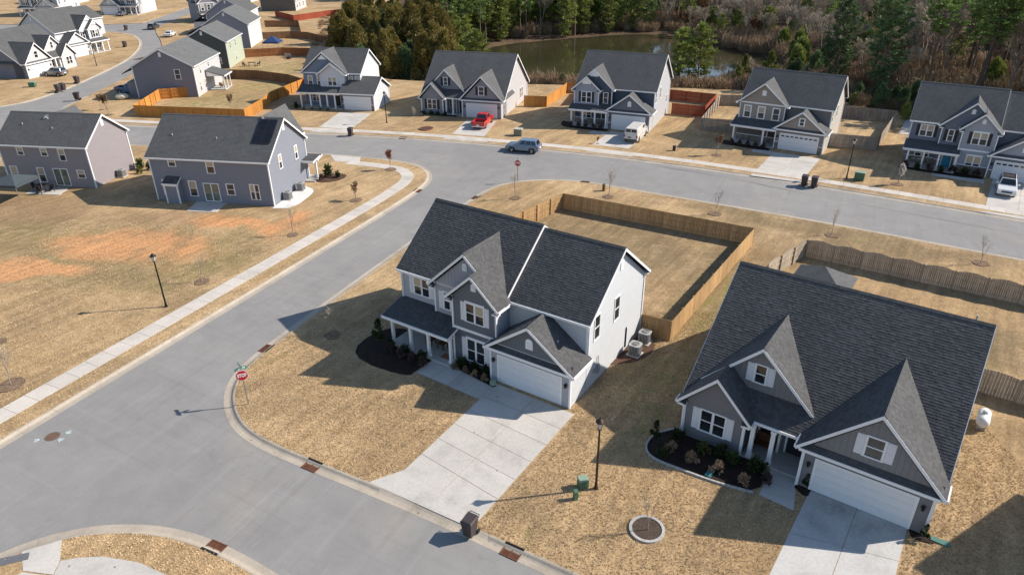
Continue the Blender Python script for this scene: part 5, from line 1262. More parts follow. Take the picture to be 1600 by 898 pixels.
# propane tank
t=thing('propane_tank','white propane tank on the grass right of the ranch house','tank',(29.7,35.3,0),R(54))
m=MB(); n=16; st=[(-.85,.0),(-.83,.16),(-.74,.30),(-.58,.38),(.58,.38),(.74,.30),(.83,.16),(.85,.0)]
for x,r in st:
    for k in range(n): a=2*PI*k/n; m.v.append((x,r*math.cos(a),.62+r*math.sin(a)))
for i in range(len(st)-1):
    for k in range(n): m.f.append((i*n+k,i*n+(k+1)%n,(i+1)*n+(k+1)%n,(i+1)*n+k)); m.mi.append(0)
obj('shell',m,mat_plain('tank_white',(.78,.78,.77),.4,var=.08),t,True)
m=MB(); m.cyl((0,0),.95,1.12,.16,.16,14); m.cyl((0,0),1.12,1.17,.16,.1,14); obj('valve_dome',m,mat_plain('tank_dome',(.6,.6,.6),.4),t)
for x in (-.5,.5):
    m=MB(); m.box(x-.06,x+.06,-.25,.25,0,.3); obj('foot',m,CONC,t)
# storm drains
RUST=mat_plain('rusty_iron',(.16,.065,.035),.8,.1,.3,.3,5); PIT=mat_plain('drain_dark',(.008,.007,.007),.9)
def drain(label,loc,az):
    t=thing('storm_drain',label,'storm drain',(loc[0],loc[1],ZR+.006),R(az),'storm drains along the kerbs')
    m=MB(); m.box(-.5,.5,-.30,.30,-.02,.004); obj('pit',m,PIT,t)  # flat near-black plate paints the shade down the drain
    m=MB(); m.box(-.52,.52,-.32,-.26,-.02,.035); m.box(-.52,.52,.26,.32,-.02,.035); m.box(-.52,-.46,-.26,.26,-.02,.035); m.box(.46,.52,-.26,.26,-.02,.035); m.box(-.03,.03,-.26,.26,-.02,.035); obj('frame',m,RUST,t)
    m=MB()
    for k in range(13): x=-.44+k*.0735; m.box(x-.02,x+.02,-.26,.26,-.01,.02)
    o=obj('grate_bar',m,RUST,t); o['kind']='stuff'
    m=MB(); m.hexa([(-.6,.33,.0),(.6,.33,.0),(.6,.46,.0),(-.6,.46,.0),(-.55,.35,.135),(.55,.35,.135),(.55,.47,.15),(-.55,.47,.15)]); obj('hood',m,BLACKM,t)  # black hood paints the arc of shadow at the kerb inlet
def drain_at(label,poly,p,side):
    i=min(range(1,len(poly)-1),key=lambda i:math.dist(poly[i],p)); a,b=poly[i-1],poly[i+1]; ang=math.atan2(b[1]-a[1],b[0]-a[0]); L=math.dist(a,b)
    q=poly[i]; best=min((lerp2(poly[j],poly[j+1],k/10) for j in range(max(0,i-2),min(len(poly)-1,i+2)) for k in range(11)),key=lambda c:math.dist(c,p))
    o=side*.30; drain(label,(best[0]-(b[1]-a[1])/L*o,best[1]+(b[0]-a[0])/L*o),math.degrees(ang)+(0 if side>0 else 180))
drain_at('rusty storm drain at the kerb below the corner lawn',KB,(-12.2,31.9),-1); drain_at('rusty storm drain on the kerb up the street from the stop sign',KB,(-19.1,45.3),-1)
drain_at('rusty storm drain in the curved kerb at bottom left',KC,(-15.4,26.4),-1); drain_at('rusty storm drain nearest the brown trash bin',KB,(-.3,25.3),-1)
drain_at('storm drain on the inner curve below the solar panel house',KA,(-10.8,79.2),-1); drain_at('storm drain at the kerb behind the corner lot',KB,(9.2,82.3),-1); drain_at('storm drain at the kerb near the far stop sign',KB,(-4.5,77.1),-1); drain_at('storm drain at the kerb right of the blue porch house driveway',KN,(-16,101.5),1)
# manhole with painted survey marks
t=thing('manhole_cover','brown manhole cover with pale survey marks painted round it','manhole',(-29.15,35.05,ZR+.004))
m=MB(); m.cyl((0,0),-.02,.01,.38,.38,24); obj('lid',m,mat_plain('manhole_iron',(.17,.10,.065),.8,.1,.3,.25,6,.5),t); m=MB(); m.cyl((0,0),-.02,.004,.46,.46,24); obj('ring',m,mat_plain('manhole_ring',(.16,.13,.11),.8),t)
SPR=mat_plain('survey_paint',(.55,.66,.68),.7)
for a,r in ((25,.75),(205,.7),(-25,.62)):
    m=MB()
    for da in (-22,0,22):
        b=R(a+180+da); p=Vector((math.cos(R(a))*(r-.1),math.sin(R(a))*(r-.1),0)); d=Vector((-math.cos(b),-math.sin(b),0))*.42; n=Vector((-d.y,d.x,0)).normalized()*.03
        m.quad([p-n+Vector((0,0,.003)),p+n+Vector((0,0,.003)),p+d+n+Vector((0,0,.003)),p+d-n+Vector((0,0,.003))])
    o=obj('painted_arrow',m,SPR,t); o['kind']='stuff'
# edging of the ranch bed and the stone tree ring
EDG=mat_concrete('edging_stone',(.46,.44,.41),.3)
t=thing('bed_edging','pale block edging round the black bed of the ranch house','edging')
EP=resample(chaikin([(10.9,35.1),(10.4,35.2),(9.2,34.8),(8.5,34.3),(8.0,33.3),(8.3,32.4),(9.8,31.45),(11.6,30.35),(13.6,29.5)],2),.3)
bmesh_block=MB(); bmesh_block.box(-.14,.14,-.06,.06,0,.12); EM=bmesh_block.mesh('block',EDG)
for a,b in zip(EP[:-1],EP[1:]): link('block',EM,t,((a[0]+b[0])/2,(a[1]+b[1])/2,0),math.atan2(b[1]-a[1],b[0]-a[0]))
t=thing('tree_ring','scalloped stone ring with dark mulch round a bare sapling before the ranch house','tree ring',(7.05,26.95,0))
for k in range(22):
    a=2*PI*k/22; link('block',EM,t,(.86*math.cos(a),.86*math.sin(a),0),a+PI/2).scale=(.88,1.3,.9)
m=MB(); m.cyl((0,0),-.02,.07,.80,.78,24); obj('mulch',m,mat_mulch('mulch_chip',(.075,.055,.042)),t)
for loc,lb in (((-15.1,105.6),'red-brown mulch ring on the lawn between the blue and violet-grey houses'),):
    t=thing('tree_ring',lb,'tree ring',(-12.9,106.2,0)); m=MB(); m.cyl((0,0),-.02,.1,1.1,1.0,20); obj('mulch',m,MULCH_R,t); m=MB(); m.tube([(1.08*math.cos(2*PI*k/20),1.08*math.sin(2*PI*k/20),.07) for k in range(21)],.08,5,cap=False); obj('border',m,mat_plain('brick_edge',(.3,.12,.07),.8),t)
# gazebo behind the ranch house
t=thing('gazebo','square garden gazebo with pyramid shingle roof behind the ranch house','gazebo',(25.0,50.3,0),R(-35))
m=MB(); hs=2.25
for k in range(4):
    a=[(-hs,-hs),(hs,-hs),(hs,hs),(-hs,hs)]; p,q=a[k],a[(k+1)%4]; m.slab((*p,2.55),(*q,2.55),(0,0,3.9),(0,0,3.9001),.1)
obj('roof',m,SH_FAR,t)
for x in (-1,1):
    for y in (-1,1): mm=MB(); mm.box(x*1.95-.08,x*1.95+.08,y*1.95-.08,y*1.95+.08,0,2.5); obj('post',mm,FWB,t)
def canopy(label,loc,az,hs,ze,zt,mat,leg=GALV,legs_out=.0,cat='canopy'):
    t=thing('canopy',label,cat,(loc[0],loc[1],0),R(az)); a=[(-hs,-hs),(hs,-hs),(hs,hs),(-hs,hs)]
    for k in range(4):
        m=MB(); p,q=a[k],a[(k+1)%4]; m.slab((*p,ze),(*q,ze),(.08 if q[0]>0 else -.08,.0,zt),(-.08 if p[0]<0 else .08,0,zt-.001),.03); m.box(0,0.001,0,0.001,ze,ze+.001)
        m.hexa([(p[0],p[1],ze-.28),(q[0],q[1],ze-.28),(q[0]*.99,q[1]*.99,ze-.28),(p[0]*.99,p[1]*.99,ze-.28),(p[0],p[1],ze),(q[0],q[1],ze),(q[0]*.99,q[1]*.99,ze),(p[0]*.99,p[1]*.99,ze)])
        obj('canopy_panel',m,mat,t)
    for x,y in a: m=MB(); m.tube([(x*.97,y*.97,0),(x*.97,y*.97,ze)],.035,6); obj('leg',m,leg,t)
    return t
canopy('grey pop-up canopy on the lawn behind the mauve-grey house',(-57.4,77.6),-8,1.85,2.2,2.95,mat_plain('canopy_grey',(.06,.075,.085),.8,var=.15))
canopy('navy blue garden canopy in a far fenced yard',(-57.2,177.5),0,1.9,2.2,3.4,mat_plain('canopy_navy',(.02,.05,.14),.7))
# furniture
WIC=mat_wood('patio_brown',(.14,.065,.03)); DKF=mat_plain('dark_furniture',(.03,.022,.026),.7); CUSH=mat_plain('pale_cushion',(.5,.48,.45),.9)
def chair(label,loc,az,mat,z=0,cat='chair',w=.62,cush=None,h=.95):
    t=thing('patio_chair' if cat=='chair' else 'bench',label,cat,(loc[0],loc[1],z),R(az))
    m=MB(); m.box(-w/2,w/2,-.28,.28,.38,.45); obj('seat',m,mat,t,bevel=.015)
    m=MB(); m.hexa([(-w/2,.24,.45),(w/2,.24,.45),(w/2,.30,.45),(-w/2,.30,.45),(-w/2,.36,h),(w/2,.36,h),(w/2,.42,h),(-w/2,.42,h)]); obj('backrest',m,mat,t,bevel=.015)
    for x in (-w/2+.04,w/2-.04):
        for y in (-.24,.26): m=MB(); m.box(x-.03,x+.03,y-.03,y+.03,0,.38); obj('leg',m,mat,t)
        m=MB(); m.box(x-.04,x+.04,-.28,.28,.60,.65); obj('armrest',m,mat,t)
    if cush: m=MB(); m.box(-w/2+.06,w/2-.06,-.24,.24,.45,.54); obj('cushion',m,cush,t,bevel=.03)
    return t
def loc_of(h,x,y):
    r=h.root; a=r.rotation_euler[2]; return (r.location.x+x*math.cos(a)-y*math.sin(a),r.location.y+x*math.sin(a)+y*math.cos(a))
chair('left brown chair on the corner house porch',loc_of(H0,-12.6,1.1),-33,WIC,.16); chair('right brown chair on the corner house porch',loc_of(H0,-11.5,1.1),-33,WIC,.16)
chair('brown wooden bench on the ranch house porch',loc_of(H1,-8.95,1.75),-35,WIC,.12,'bench',1.15)
m=MB(); m.box(-.45,.45,-.28,.28,0,.02); tag(obj('doormat',m,mat_plain('coir_mat',(.3,.14,.07),.95),None,loc=(*loc_of(H0,-10.4,.3),.165),rz=R(-33)),'orange-brown doormat on the corner house porch','doormat')
def table(label,loc,az,mat,w=1.5,d=.9):
    t=thing('patio_table',label,'table',(loc[0],loc[1],.05),R(az)); m=MB(); m.box(-w/2,w/2,-d/2,d/2,.68,.73); obj('tabletop',m,mat,t)
    for x in (-1,1):
        for y in (-1,1): m=MB(); m.box(x*(w/2-.1)-.03,x*(w/2-.1)+.03,y*(d/2-.1)-.03,y*(d/2-.1)+.03,0,.68); obj('leg',m,mat,t)
table('dark patio table behind the mauve-grey house',(-55.8,79.9),-8,DKF)
for k,(dx,dy,a,lb) in enumerate(((-1.0,.3,90,'dark patio chair at the left end of the table behind the mauve-grey house'),(1.1,.0,-80,'dark patio chair at the right end of the table behind the mauve-grey house'),(.2,-.85,170,'dark patio chair pulled out towards the lawn behind the mauve-grey house'))): chair(lb,(-55.8+dx,79.9+dy),a,DKF,.05)
table('dark table on the deck behind the sage house',(-56.2,158.2),0,DKF)
chair('dark garden chair behind the sage house',(-57.6,157.5),60,DKF); chair('pale cushioned chair behind the sage house',(-54.9,158.6),-60,DKF,0,'chair',.7,CUSH)
chair('dark chair in the back porch of the plum-grey house',(-54.6,135.8),80,DKF,.15)
m=MB(); m.cyl((0,0),0,.5,.5,.55,14); tag(obj('fire_pit',m,DKF,None,loc=(-50.5,166.5,0)),'small dark fire pit on the sage house lawn','fire pit')
chair('pale bench against the rust-brown fence',(-51.2,168.6),180,CUSH,0,'bench',1.4)
# splash block at the ranch house downspout, garden hose box
m=MB(); m.hexa([(-.2,-.6,0),(.2,-.6,0),(.14,.3,0),(-.14,.3,0),(-.2,-.6,.05),(.2,-.6,.05),(.14,.3,.09),(-.14,.3,.09)]); tag(obj('splash_block',m,mat_plain('splash_green',(.05,.16,.13),.6),None,loc=(21.95,26.05,0),rz=R(60)),'green plastic splash block at the right corner of the ranch house','splash block')
m=MB(); m.hexa([(-.2,-.6,0),(.2,-.6,0),(.14,.3,0),(-.14,.3,0),(-.2,-.6,.05),(.2,-.6,.05),(.14,.3,.09),(-.14,.3,.09)]); tag(obj('splash_block',m,mat_plain('splash_green2',(.05,.2,.2),.6),None,loc=(11.6,31.3,.06),rz=R(-40)),'green splash block in the black bed of the ranch house','splash block')
m=MB(); m.cyl((0,0),0,.32,.26,.22,14); m.cyl((0,0),.32,.36,.24,.2,14); tag(obj('valve_cover',m,UGL,None,loc=(-1.35,40.1,0)),'round green valve cover in the small bed by the corner house garage','valve cover')
# ================================================================ vegetation
def rvec(r): 
    while True:
        v=Vector((r.uniform(-1,1),r.uniform(-1,1),r.uniform(-1,1)))
        if .05<v.length<1: return v
def leafq(mb,p,d,n,l,w,m=0):
    d=d.normalized(); s=d.cross(n)
    if s.length<1e-3: s=d.cross(Vector((1,0,.3)))
    s=s.normalized()*w*.5; a=p-d*l*.5; b=p+d*l*.5
    base=len(mb.v); mb.v+=[tuple(a-s*.6),tuple(a+s*.6),tuple(b+s),tuple(b-s)]; mb.f.append((base,base+1,base+2,base+3)); mb.mi.append(m)
def limb(mb,pts,rs,n=5,m=0): mb.tube(pts,rs,n,m,cap=False)
BARK_P=mat_plain('pine_bark',(.20,.14,.105),.9,var=.4,scale=6,bump=.5); BARK_D=mat_plain('grey_bark',(.27,.225,.19),.9,var=.3,scale=5,bump=.4); BARK_L=mat_plain('pale_bark',(.36,.31,.26),.9,var=.3,scale=5)
LF_PINE=mat_leaf('pine_needles',(0.084,0.167,0.049),(0.258,0.347,0.090)); LF_PINE2=mat_leaf('pine_needles_yellow',(0.108,0.161,0.034),(0.302,0.323,0.076)); LF_DARK=mat_leaf('dark_evergreen',(0.060,0.111,0.051),(0.166,0.229,0.088)); LF_OLIVE=mat_leaf('olive_evergreen',(0.070,0.080,0.026),(0.310,0.230,0.060)); LF_CED=mat_leaf('yellow_green_cedar',(0.098,0.126,0.025),(0.224,0.224,0.056))
LF_RUST=mat_leaf('russet_leaves',(.13,.06,.025),(.24,.115,.05)); LF_TAN=mat_leaf('tan_twigs',(0.299,0.197,0.113),(0.542,0.384,0.235),.1); LF_SHR=mat_leaf('shrub_green',(.022,.04,.012),(.06,.08,.025)); LF_DRY=mat_leaf('dry_shrub',(.19,.130,.080),(.36,.255,.155),.1); LF_GREYT=mat_leaf('grey_twigs',(0.266,0.215,0.159),(0.506,0.417,0.316),0)
def pine_mesh(seed,h,cr,start,tr,dens=1.0,lean=0,bark=None):
    r=random.Random(seed); tb=MB(); cb=MB()
    bend=Vector((r.uniform(-.03,.03)+lean,r.uniform(-.03,.03),0))*h
    tp=lambda t:Vector((bend.x*t*t,bend.y*t*t,h*t))
    limb(tb,[tp(k/8)-Vector((0,0,.6 if k==0 else 0)) for k in range(9)],[tr*(1-.85*k/8) for k in range(9)],8)
    t=start
    while t<.985:
        env=math.sin(PI*min(1,((t-start)/(1-start))*.86+.12))**.75
        for b in range(r.choice((3,4,5))):
            a=r.uniform(0,2*PI); L=cr*env*r.uniform(.6,1.15); el=r.uniform(-.1,.45)+.35*(t-start)
            p0=tp(t); d=Vector((math.cos(a)*math.cos(el),math.sin(a)*math.cos(el),math.sin(el)))
            p1=p0+d*L*.55+Vector((0,0,-.05*L)); p2=p0+d*L+Vector((0,0,.08*L))
            limb(tb,[p0,p1,p2],[tr*.22*(1-t*.6),tr*.13,.02],4)
            for q in range(max(2,int(L*1.5))):
                u=r.uniform(.35,1.05); c=p0.lerp(p1,u*2) if u<.5 else p1.lerp(p2,(u-.5)*2); c=c+rvec(r)*.35
                for k in range(int(11*dens)):
                    v=rvec(r); v.z=abs(v.z)*.6+v.z*.4; leafq(cb,c+v*.48*Vector((1,1,.6)).length/1.54,v+d*.4,rvec(r),r.uniform(.32,.6),r.uniform(.09,.2))
        t+=r.uniform(.022,.045)*12/h
    return tb.mesh('trunk',bark or BARK_P,True,False),cb
def bush_mesh(seed,h,rx,n,leaf,zlow=.0,lobes=9):
    "dense evergreen made of overlapping leafy lobes with gaps"
    r=random.Random(seed); cb=MB(); L=[]
    for k in range(lobes):
        t=r.uniform(.12,.95); a=r.uniform(0,2*PI); rad=rx*(1-t**2.2)*r.uniform(.3,1.0); L.append((Vector((math.cos(a)*rad,math.sin(a)*rad,zlow+(h-zlow)*t)),rx*r.uniform(.14,.36)*(1.1-.5*t)))
    L.append((Vector((0,0,h*.45)),rx*.62)); L.append((Vector((0,0,h*.8)),rx*.4))
    for k in range(n):
        c,s=r.choice(L); v=rvec(r); v=v.normalized()*(v.length**.7)*(1.25 if r.random()<.25 else 1); p=c+Vector((v.x*s,v.y*s,v.z*s*1.5))
        if p.z<.05: continue
        leafq(cb,p,v+rvec(r)*.8+Vector((0,0,.5)),rvec(r),leaf*r.uniform(.7,1.4),leaf*r.uniform(.35,.7))
    return cb
def bare_mesh(seed,h,spread,depth=5,tw=900,tr=.16,upright=.6):
    r=random.Random(seed); tb=MB(); cb=MB(); tips=[]
    def grow(p,d,L,rad,lv):
        mid=p+d*L*.5+rvec(r)*L*.07; e=p+d*L+rvec(r)*L*.06; limb(tb,[p,mid,e],[rad,rad*.82,rad*.62],5 if lv<2 else 3)
        if lv>=depth: tips.append((mid,e,d)); return
        if lv>=2: tips.append((mid,e,d))
        for k in range(2 if lv else 3):
            nd=(d+rvec(r)*spread+Vector((0,0,upright*.25))).normalized(); grow(p.lerp(e,r.uniform(.65,1)),nd,L*r.uniform(.62,.82),rad*.58,lv+1)
        if r.random()<.8: grow(e,(d+rvec(r)*spread*.4).normalized(),L*.75,rad*.6,lv+1)
    grow(Vector((0,0,-.3)),Vector((r.uniform(-.06,.06),r.uniform(-.06,.06),1)),h*.30,tr,0)
    for k in range(tw):
        a,b,d=r.choice(tips); p=a.lerp(b,r.random()); v=(d+rvec(r)*.9).normalized(); leafq(cb,p+v*.3,v,rvec(r),h*.06*r.uniform(.6,1.5),.012+.0016*h)
    return tb,cb,tips
TREES={}
def proto(key,trunk,crown,crown_mat):
    TREES[key]=(trunk,crown.mesh('crown',crown_mat,False,False) if isinstance(crown,MB) else crown)
def tree(key,name,label,loc,rz=0,sc=1.0,group=None,cat='tree',sz=None,lean=None):
    t=thing(name,label,cat,(loc[0],loc[1],terr(loc[0],loc[1]) if len(loc)<3 else loc[2]),rz,group); t.scale=(sc,sc,sz or sc)
    if lean: t.rotation_euler=(lean[0],lean[1],rz)
    tr,cr=TREES[key]
    if tr: link('trunk',tr,t)
    if cr: link('crown',cr,t)
    return t
for i,(s,h,cr,st,trr) in enumerate(((1,15,3.0,.32,.2),(2,18,3.1,.42,.22),(3,21,3.4,.5,.26),(4,11,2.9,.14,.17))):
    tm,cb=pine_mesh(s,h,cr,st,trr,1.15 if i!=3 else 1.5); proto('pine%d'%i,tm,cb,LF_PINE if i not in (0,3) else LF_PINE2)
for i,(s,h,cr,st,trr) in enumerate(((11,25,3.6,.46,.40),(12,23,3.4,.42,.36))):
    tm,cb=pine_mesh(s,h,cr,st,trr,1.0,0,mat_plain('dark_pine_bark',(.10,.07,.052),.9,var=.4,scale=4,bump=.5)); proto('tallpine%d'%i,tm,cb,LF_PINE)
tm,cb=pine_mesh(21,17,3.4,.14,.26,1.5); proto('darkpine',tm,cb,LF_DARK)
def trunk_simple(h,r,seed=0,mat=BARK_D):
    rr=random.Random(seed); mb=MB(); limb(mb,[(0,0,-.4),(rr.uniform(-.1,.1),rr.uniform(-.1,.1),h*.35),(rr.uniform(-.2,.2),rr.uniform(-.2,.2),h*.75)],[r,r*.75,r*.3],7)
    for k in range(7):
        a=rr.uniform(0,6.28); z=h*rr.uniform(.2,.65); limb(mb,[(0,0,z),(math.cos(a)*h*.16,math.sin(a)*h*.16,z+h*.12)],[r*.35,r*.1],4)
    return mb.mesh('trunk',mat,True,False)
for i,(s,h,rx) in enumerate(((31,11,3.6),(32,9,3.2),(33,12.5,3.4))):
    proto('olive%d'%i,trunk_simple(h,.22,s),bush_mesh(s,h,rx,10000,.32,.6,46),LF_OLIVE); 
proto('darkbush',trunk_simple(7,.18,40),bush_mesh(41,7,3.0,6500,.32,.2,34),LF_DARK)
for i,(s,h,rx) in enumerate(((51,6.0,1.7),(52,4.5,1.3))): proto('cedar%d'%i,trunk_simple(h,.12,s),bush_mesh(s,h,rx,3200,.24,.1,20),LF_CED)
proto('greenbush',trunk_simple(6,.14,60),bush_mesh(61,6.5,2.6,5200,.30,.2,30),LF_PINE2)
for i,(s,h,sp) in enumerate(((71,14,.55),(72,11,.7),(73,16,.5))):
    tb,cb,_=bare_mesh(s,h,sp,5,2600,.2); proto('bare%d'%i,tb.mesh('trunk',BARK_D if i!=1 else BARK_L,True,False),cb,LF_GREYT)
tb,cb,tips=bare_mesh(75,9,.6,4,500,.14)
r=random.Random(5); cb2=MB()
for k in range(2200):
    a,b,d=r.choice(tips); p=a.lerp(b,r.random())+rvec(r)*.4; leafq(cb2,p,rvec(r),rvec(r),r.uniform(.15,.3),r.uniform(.1,.2))
proto('russet',tb.mesh('trunk',BARK_D,True,False),cb2,LF_RUST)
# brush: thin upright stems, tan
def brush_mesh(seed,h,rx,n,w=.05):
    r=random.Random(seed); cb=MB()
    for k in range(n):
        a=r.uniform(0,6.28); d=rx*math.sqrt(r.random()); p=Vector((math.cos(a)*d,math.sin(a)*d,0)); v=Vector((r.uniform(-.35,.35),r.uniform(-.35,.35),1)); L=h*r.uniform(.4,1.0)*(1-.35*d/rx); leafq(cb,p+v*L*.5,v,rvec(r),L,w*r.uniform(.6,1.5))
        for j in range(2): q=p+v*L*r.uniform(.4,.95); leafq(cb,q,v+rvec(r)*.9,rvec(r),L*.3,w*.8)
    return cb
proto('brush0',None,brush_mesh(81,2.6,1.9,420,.055),LF_TAN); proto('brush1',None,brush_mesh(82,3.4,1.6,330,.05),LF_DRY)
# ---- belt of evergreens left of the pond
rnd=random.Random(42)
def inpoly(x,y,P):
    c=False
    for i in range(len(P)):
        (ax,ay),(bx,by)=P[i],P[i-1]
        if (ay>y)!=(by>y) and x<(bx-ax)*(y-ay)/(by-ay)+ax: c=not c
    return c
def scatter(P,mind,n,seed,tries=6000):
    r=random.Random(seed); xs=[p[0] for p in P]; ys=[p[1] for p in P]; out=[]
    for _ in range(tries):
        x,y=r.uniform(min(xs),max(xs)),r.uniform(min(ys),max(ys))
        if inpoly(x,y,P) and all((x-a)**2+(y-b)**2>mind*mind for a,b in out) and pdist(x,y)>1.5:
            out.append((x,y))
            if len(out)>=n: break
    return out
belt=[(-31,150),(-24,146),(-12,144),(-9,150),(-13,165),(-17,185),(-24,204),(-34,206),(-42,196),(-40,172)]
for i,(x,y) in enumerate(scatter(belt,3.9,60,3)):
    k=rnd.choice(('olive0','olive1','olive2','olive0','darkbush')); tree(k,'evergreen_tree','olive-gold dense evergreen tree in the belt behind the blue porch house',(x,y),rnd.uniform(0,6.28),rnd.uniform(.8,1.15),'evergreen belt left of the pond')
belt2=[(-14,176),(-8,182),(-6,196),(-10,215),(-25,222),(-30,212),(-24,204),(-17,188)]
for i,(x,y) in enumerate(scatter(belt2,4.2,36,4)):
    tree(rnd.choice(('pine0','pine3','pine1','greenbush')),'pine_tree','yellow-green pine tree at the left shore of the pond',(x,y),rnd.uniform(0,6.28),rnd.uniform(.75,1.05),'pines on the left shore')
for i,(x,y) in enumerate([(-7.5,152),(-9,158),(-11,163),(-10.5,170),(-6.8,148.5)]):
    tree(rnd.choice(('pine3','greenbush')),'pine_tree','bright young pine leaning over the left end of the pond',(x,y),rnd.uniform(0,6.28),rnd.uniform(.8,1.0),'young pines at the left end of the pond')
# ---- wood behind the pond
for i,(sd_,h,cr,st,trr) in enumerate(((13,11,2.7,.05,.16),(14,13.5,2.9,.07,.18),(15,9,2.4,.04,.14))):
    tm,cb=pine_mesh(sd_,h,cr,st,trr,1.25); proto('lowpine%d'%i,tm,cb,LF_PINE if i==1 else LF_PINE2)
wood=[(-30,222),(-9,197),(0,199.5),(13,204.6),(32,213.6),(41,213.6),(44,250),(-30,262)]
for i,(x,y) in enumerate(scatter(wood,3.3,150,5)):
    k=rnd.choice(('lowpine0','lowpine1','lowpine2','lowpine1','lowpine0','pine1','bare2','pine2'))
    nm='pine_tree' if 'pine' in k else 'bare_tree'
    lb={'pine_tree':'green pine with low branches in the wood behind the pond','bare_tree':'bare grey tree among the pines behind the pond'}[nm]
    s=rnd.uniform(.85,1.15); tree(k,nm,lb,(x,y),rnd.uniform(0,6.28),s,'wood behind the pond',sz=s*rnd.uniform(.9,1.15))
wood_m=[(40,217),(46,214),(52,204),(57,194),(62,182),(74,190),(84,215),(84,258),(44,258)]
for i,(x,y) in enumerate(scatter(wood_m,3.0,120,15)):
    k=rnd.choice(('bare0','bare1','bare2','bare0','bare1','lowpine2','lowpine0','greenbush','bare2','russet'))
    nm='pine_tree' if 'pine' in k else ('bare_tree' if k[:4]=='bare' else ('russet_tree' if k=='russet' else 'evergreen_tree'))
    lb={'pine_tree':'scattered green pine in the grey wood beyond the right shore','bare_tree':'bare grey tree in the wood beyond the right shore','evergreen_tree':'bushy green tree in the grey wood beyond the right shore','russet_tree':'russet leaved tree in the grey wood beyond the right shore'}[nm]
    s=rnd.uniform(.6,.95); tree(k,nm,lb,(x,y),rnd.uniform(0,6.28),s,'grey wood beyond the right shore')
# ---- wood on the right
wood2=[(62,178),(64,160),(66,150),(62,134),(72,124),(84,110),(98,96),(125,96),(160,140),(185,225),(175,250),(84,250),(84,215),(74,190)]
for i,(x,y) in enumerate(scatter(wood2,4.3,240,6,9000)):
    if x<.514*y+8: k=rnd.choice(('darkpine','bare2','bare1','darkbush','lowpine1','bare0','greenbush','bare1','lowpine0'))
    else: k=rnd.choice(('tallpine0','tallpine1','bare0','bare1','bare2','pine1','russet','bare0','bare2','lowpine2','bare0','pine2','greenbush'))
    nm={'dark':'evergreen_tree','tall':'pine_tree','pine':'pine_tree','lowp':'pine_tree','bare':'bare_tree','gree':'evergreen_tree','russ':'russet_tree'}[k[:4]]
    lb={'evergreen_tree':'dark evergreen tree in the wood right of the pond','pine_tree':'pine in the wood on the right','bare_tree':'bare grey-brown tree in the wood on the right','russet_tree':'tree with russet leaves in the wood on the right'}[nm]
    tree(k,nm,lb,(x,y),rnd.uniform(0,6.28),rnd.uniform(.75,1.1),'wood on the right')
for i,(x,y,k,s,lb) in enumerate(((76,116.5,'tallpine0',1.0,'tall pine trunk behind the left end of the teal door house roof'),(77.6,117.6,'tallpine1',1.05,'slender pine trunk close beside another behind the teal door house'),(88.5,108.5,'tallpine1',1.0,'sunlit bare pine trunk above the middle of the teal door house roof'),(97,107,'tallpine0',1.05,'thick leaning pine trunk at the right edge'),(104,112,'tallpine1',.95,'dark pine trunk cut by the right edge'),(65,126,'darkpine',1.05,'dark drooping pine behind the taupe house yard'),(60,133,'darkpine',.9,'dark pine left of the taupe house yard corner'),(69,137,'tallpine1',.9,'grey pine trunk above the taupe house yard'),(82.5,112,'tallpine1',.95,'straight dark pine trunk left of the sunlit one'),(93,104,'tallpine0',.9,'dark pine trunk over the right half of the teal door house roof'),(91,118,'tallpine0',1.0,'farther pine trunk between two nearer ones on the right'),(100,101,'tallpine1',1.0,'leaning dark pine trunk near the top right corner'))):
    tree(k,'pine_tree',lb,(x,y),i*1.3,s,None,lean=(0,.06,i*1.3) if x>74 else None)
for i,(x,y) in enumerate(scatter([(60.5,110),(66,106),(78,104),(86,100),(84,108),(74,118),(64,124),(56,124)],2.6,40,21)):
    tree(rnd.choice(('darkbush','greenbush','darkbush','cedar1')),'evergreen_bush','low evergreen bush along the wood edge behind the taupe house yard',(x,y),rnd.uniform(0,6.28),rnd.uniform(.3,.6),'bushes at the wood edge','bush')
stuff_field_later=[(57,122),(64,110),(80,101),(90,97),(96,99),(84,112),(72,124),(62,130)]
# ---- pond edge
for x,y,k,s,lb in ((33.2,141.8,'pine3',1.02,'bushy green pine left of a pair before the pond'),(37.2,143.0,'pine3',1.08,'taller green pine right of a pair before the pond'),(19.5,143.5,'greenbush',.9,'young bright pine rising over the light blue house roof'),(45.2,140,'cedar0',1.0,'narrow yellow-green cedar before the pond'),(43.2,136.5,'cedar1',1.0,'short yellow-green cedar by the silver-grey fence'),(50.5,141,'cedar0',1.05,'yellow-green cedar at the right end of the pond'),(10.2,140.5,'darkbush',.4,'round dark shrub at the pond edge'),(57.5,146,'greenbush',1.0,'leafy green shrub tree right of the pond'),(60.5,152,'greenbush',1.15,'tall leafy green shrub tree right of the pond'),(63,160,'greenbush',1.2,'light green tree at the right shore of the pond'),(66,146,'darkbush',1.0,'dark evergreen mass right of the pond'),(54.5,138,'darkbush',.7,'low dark evergreen behind the taupe house'),(59,140,'darkbush',.8,'dark evergreen above the taupe house ridge')):
    tree(k,'evergreen_tree' if k!='pine3' else 'pine_tree',lb,(x,y),x,s)
for x,y,s in ((23.5,143.8,.55),(47,142,.5),(41,139.5,.45)): tree('bare1','bare_tree','small pale bare tree on the near bank of the pond',(x,y),x,s,'bare trees on the near bank')
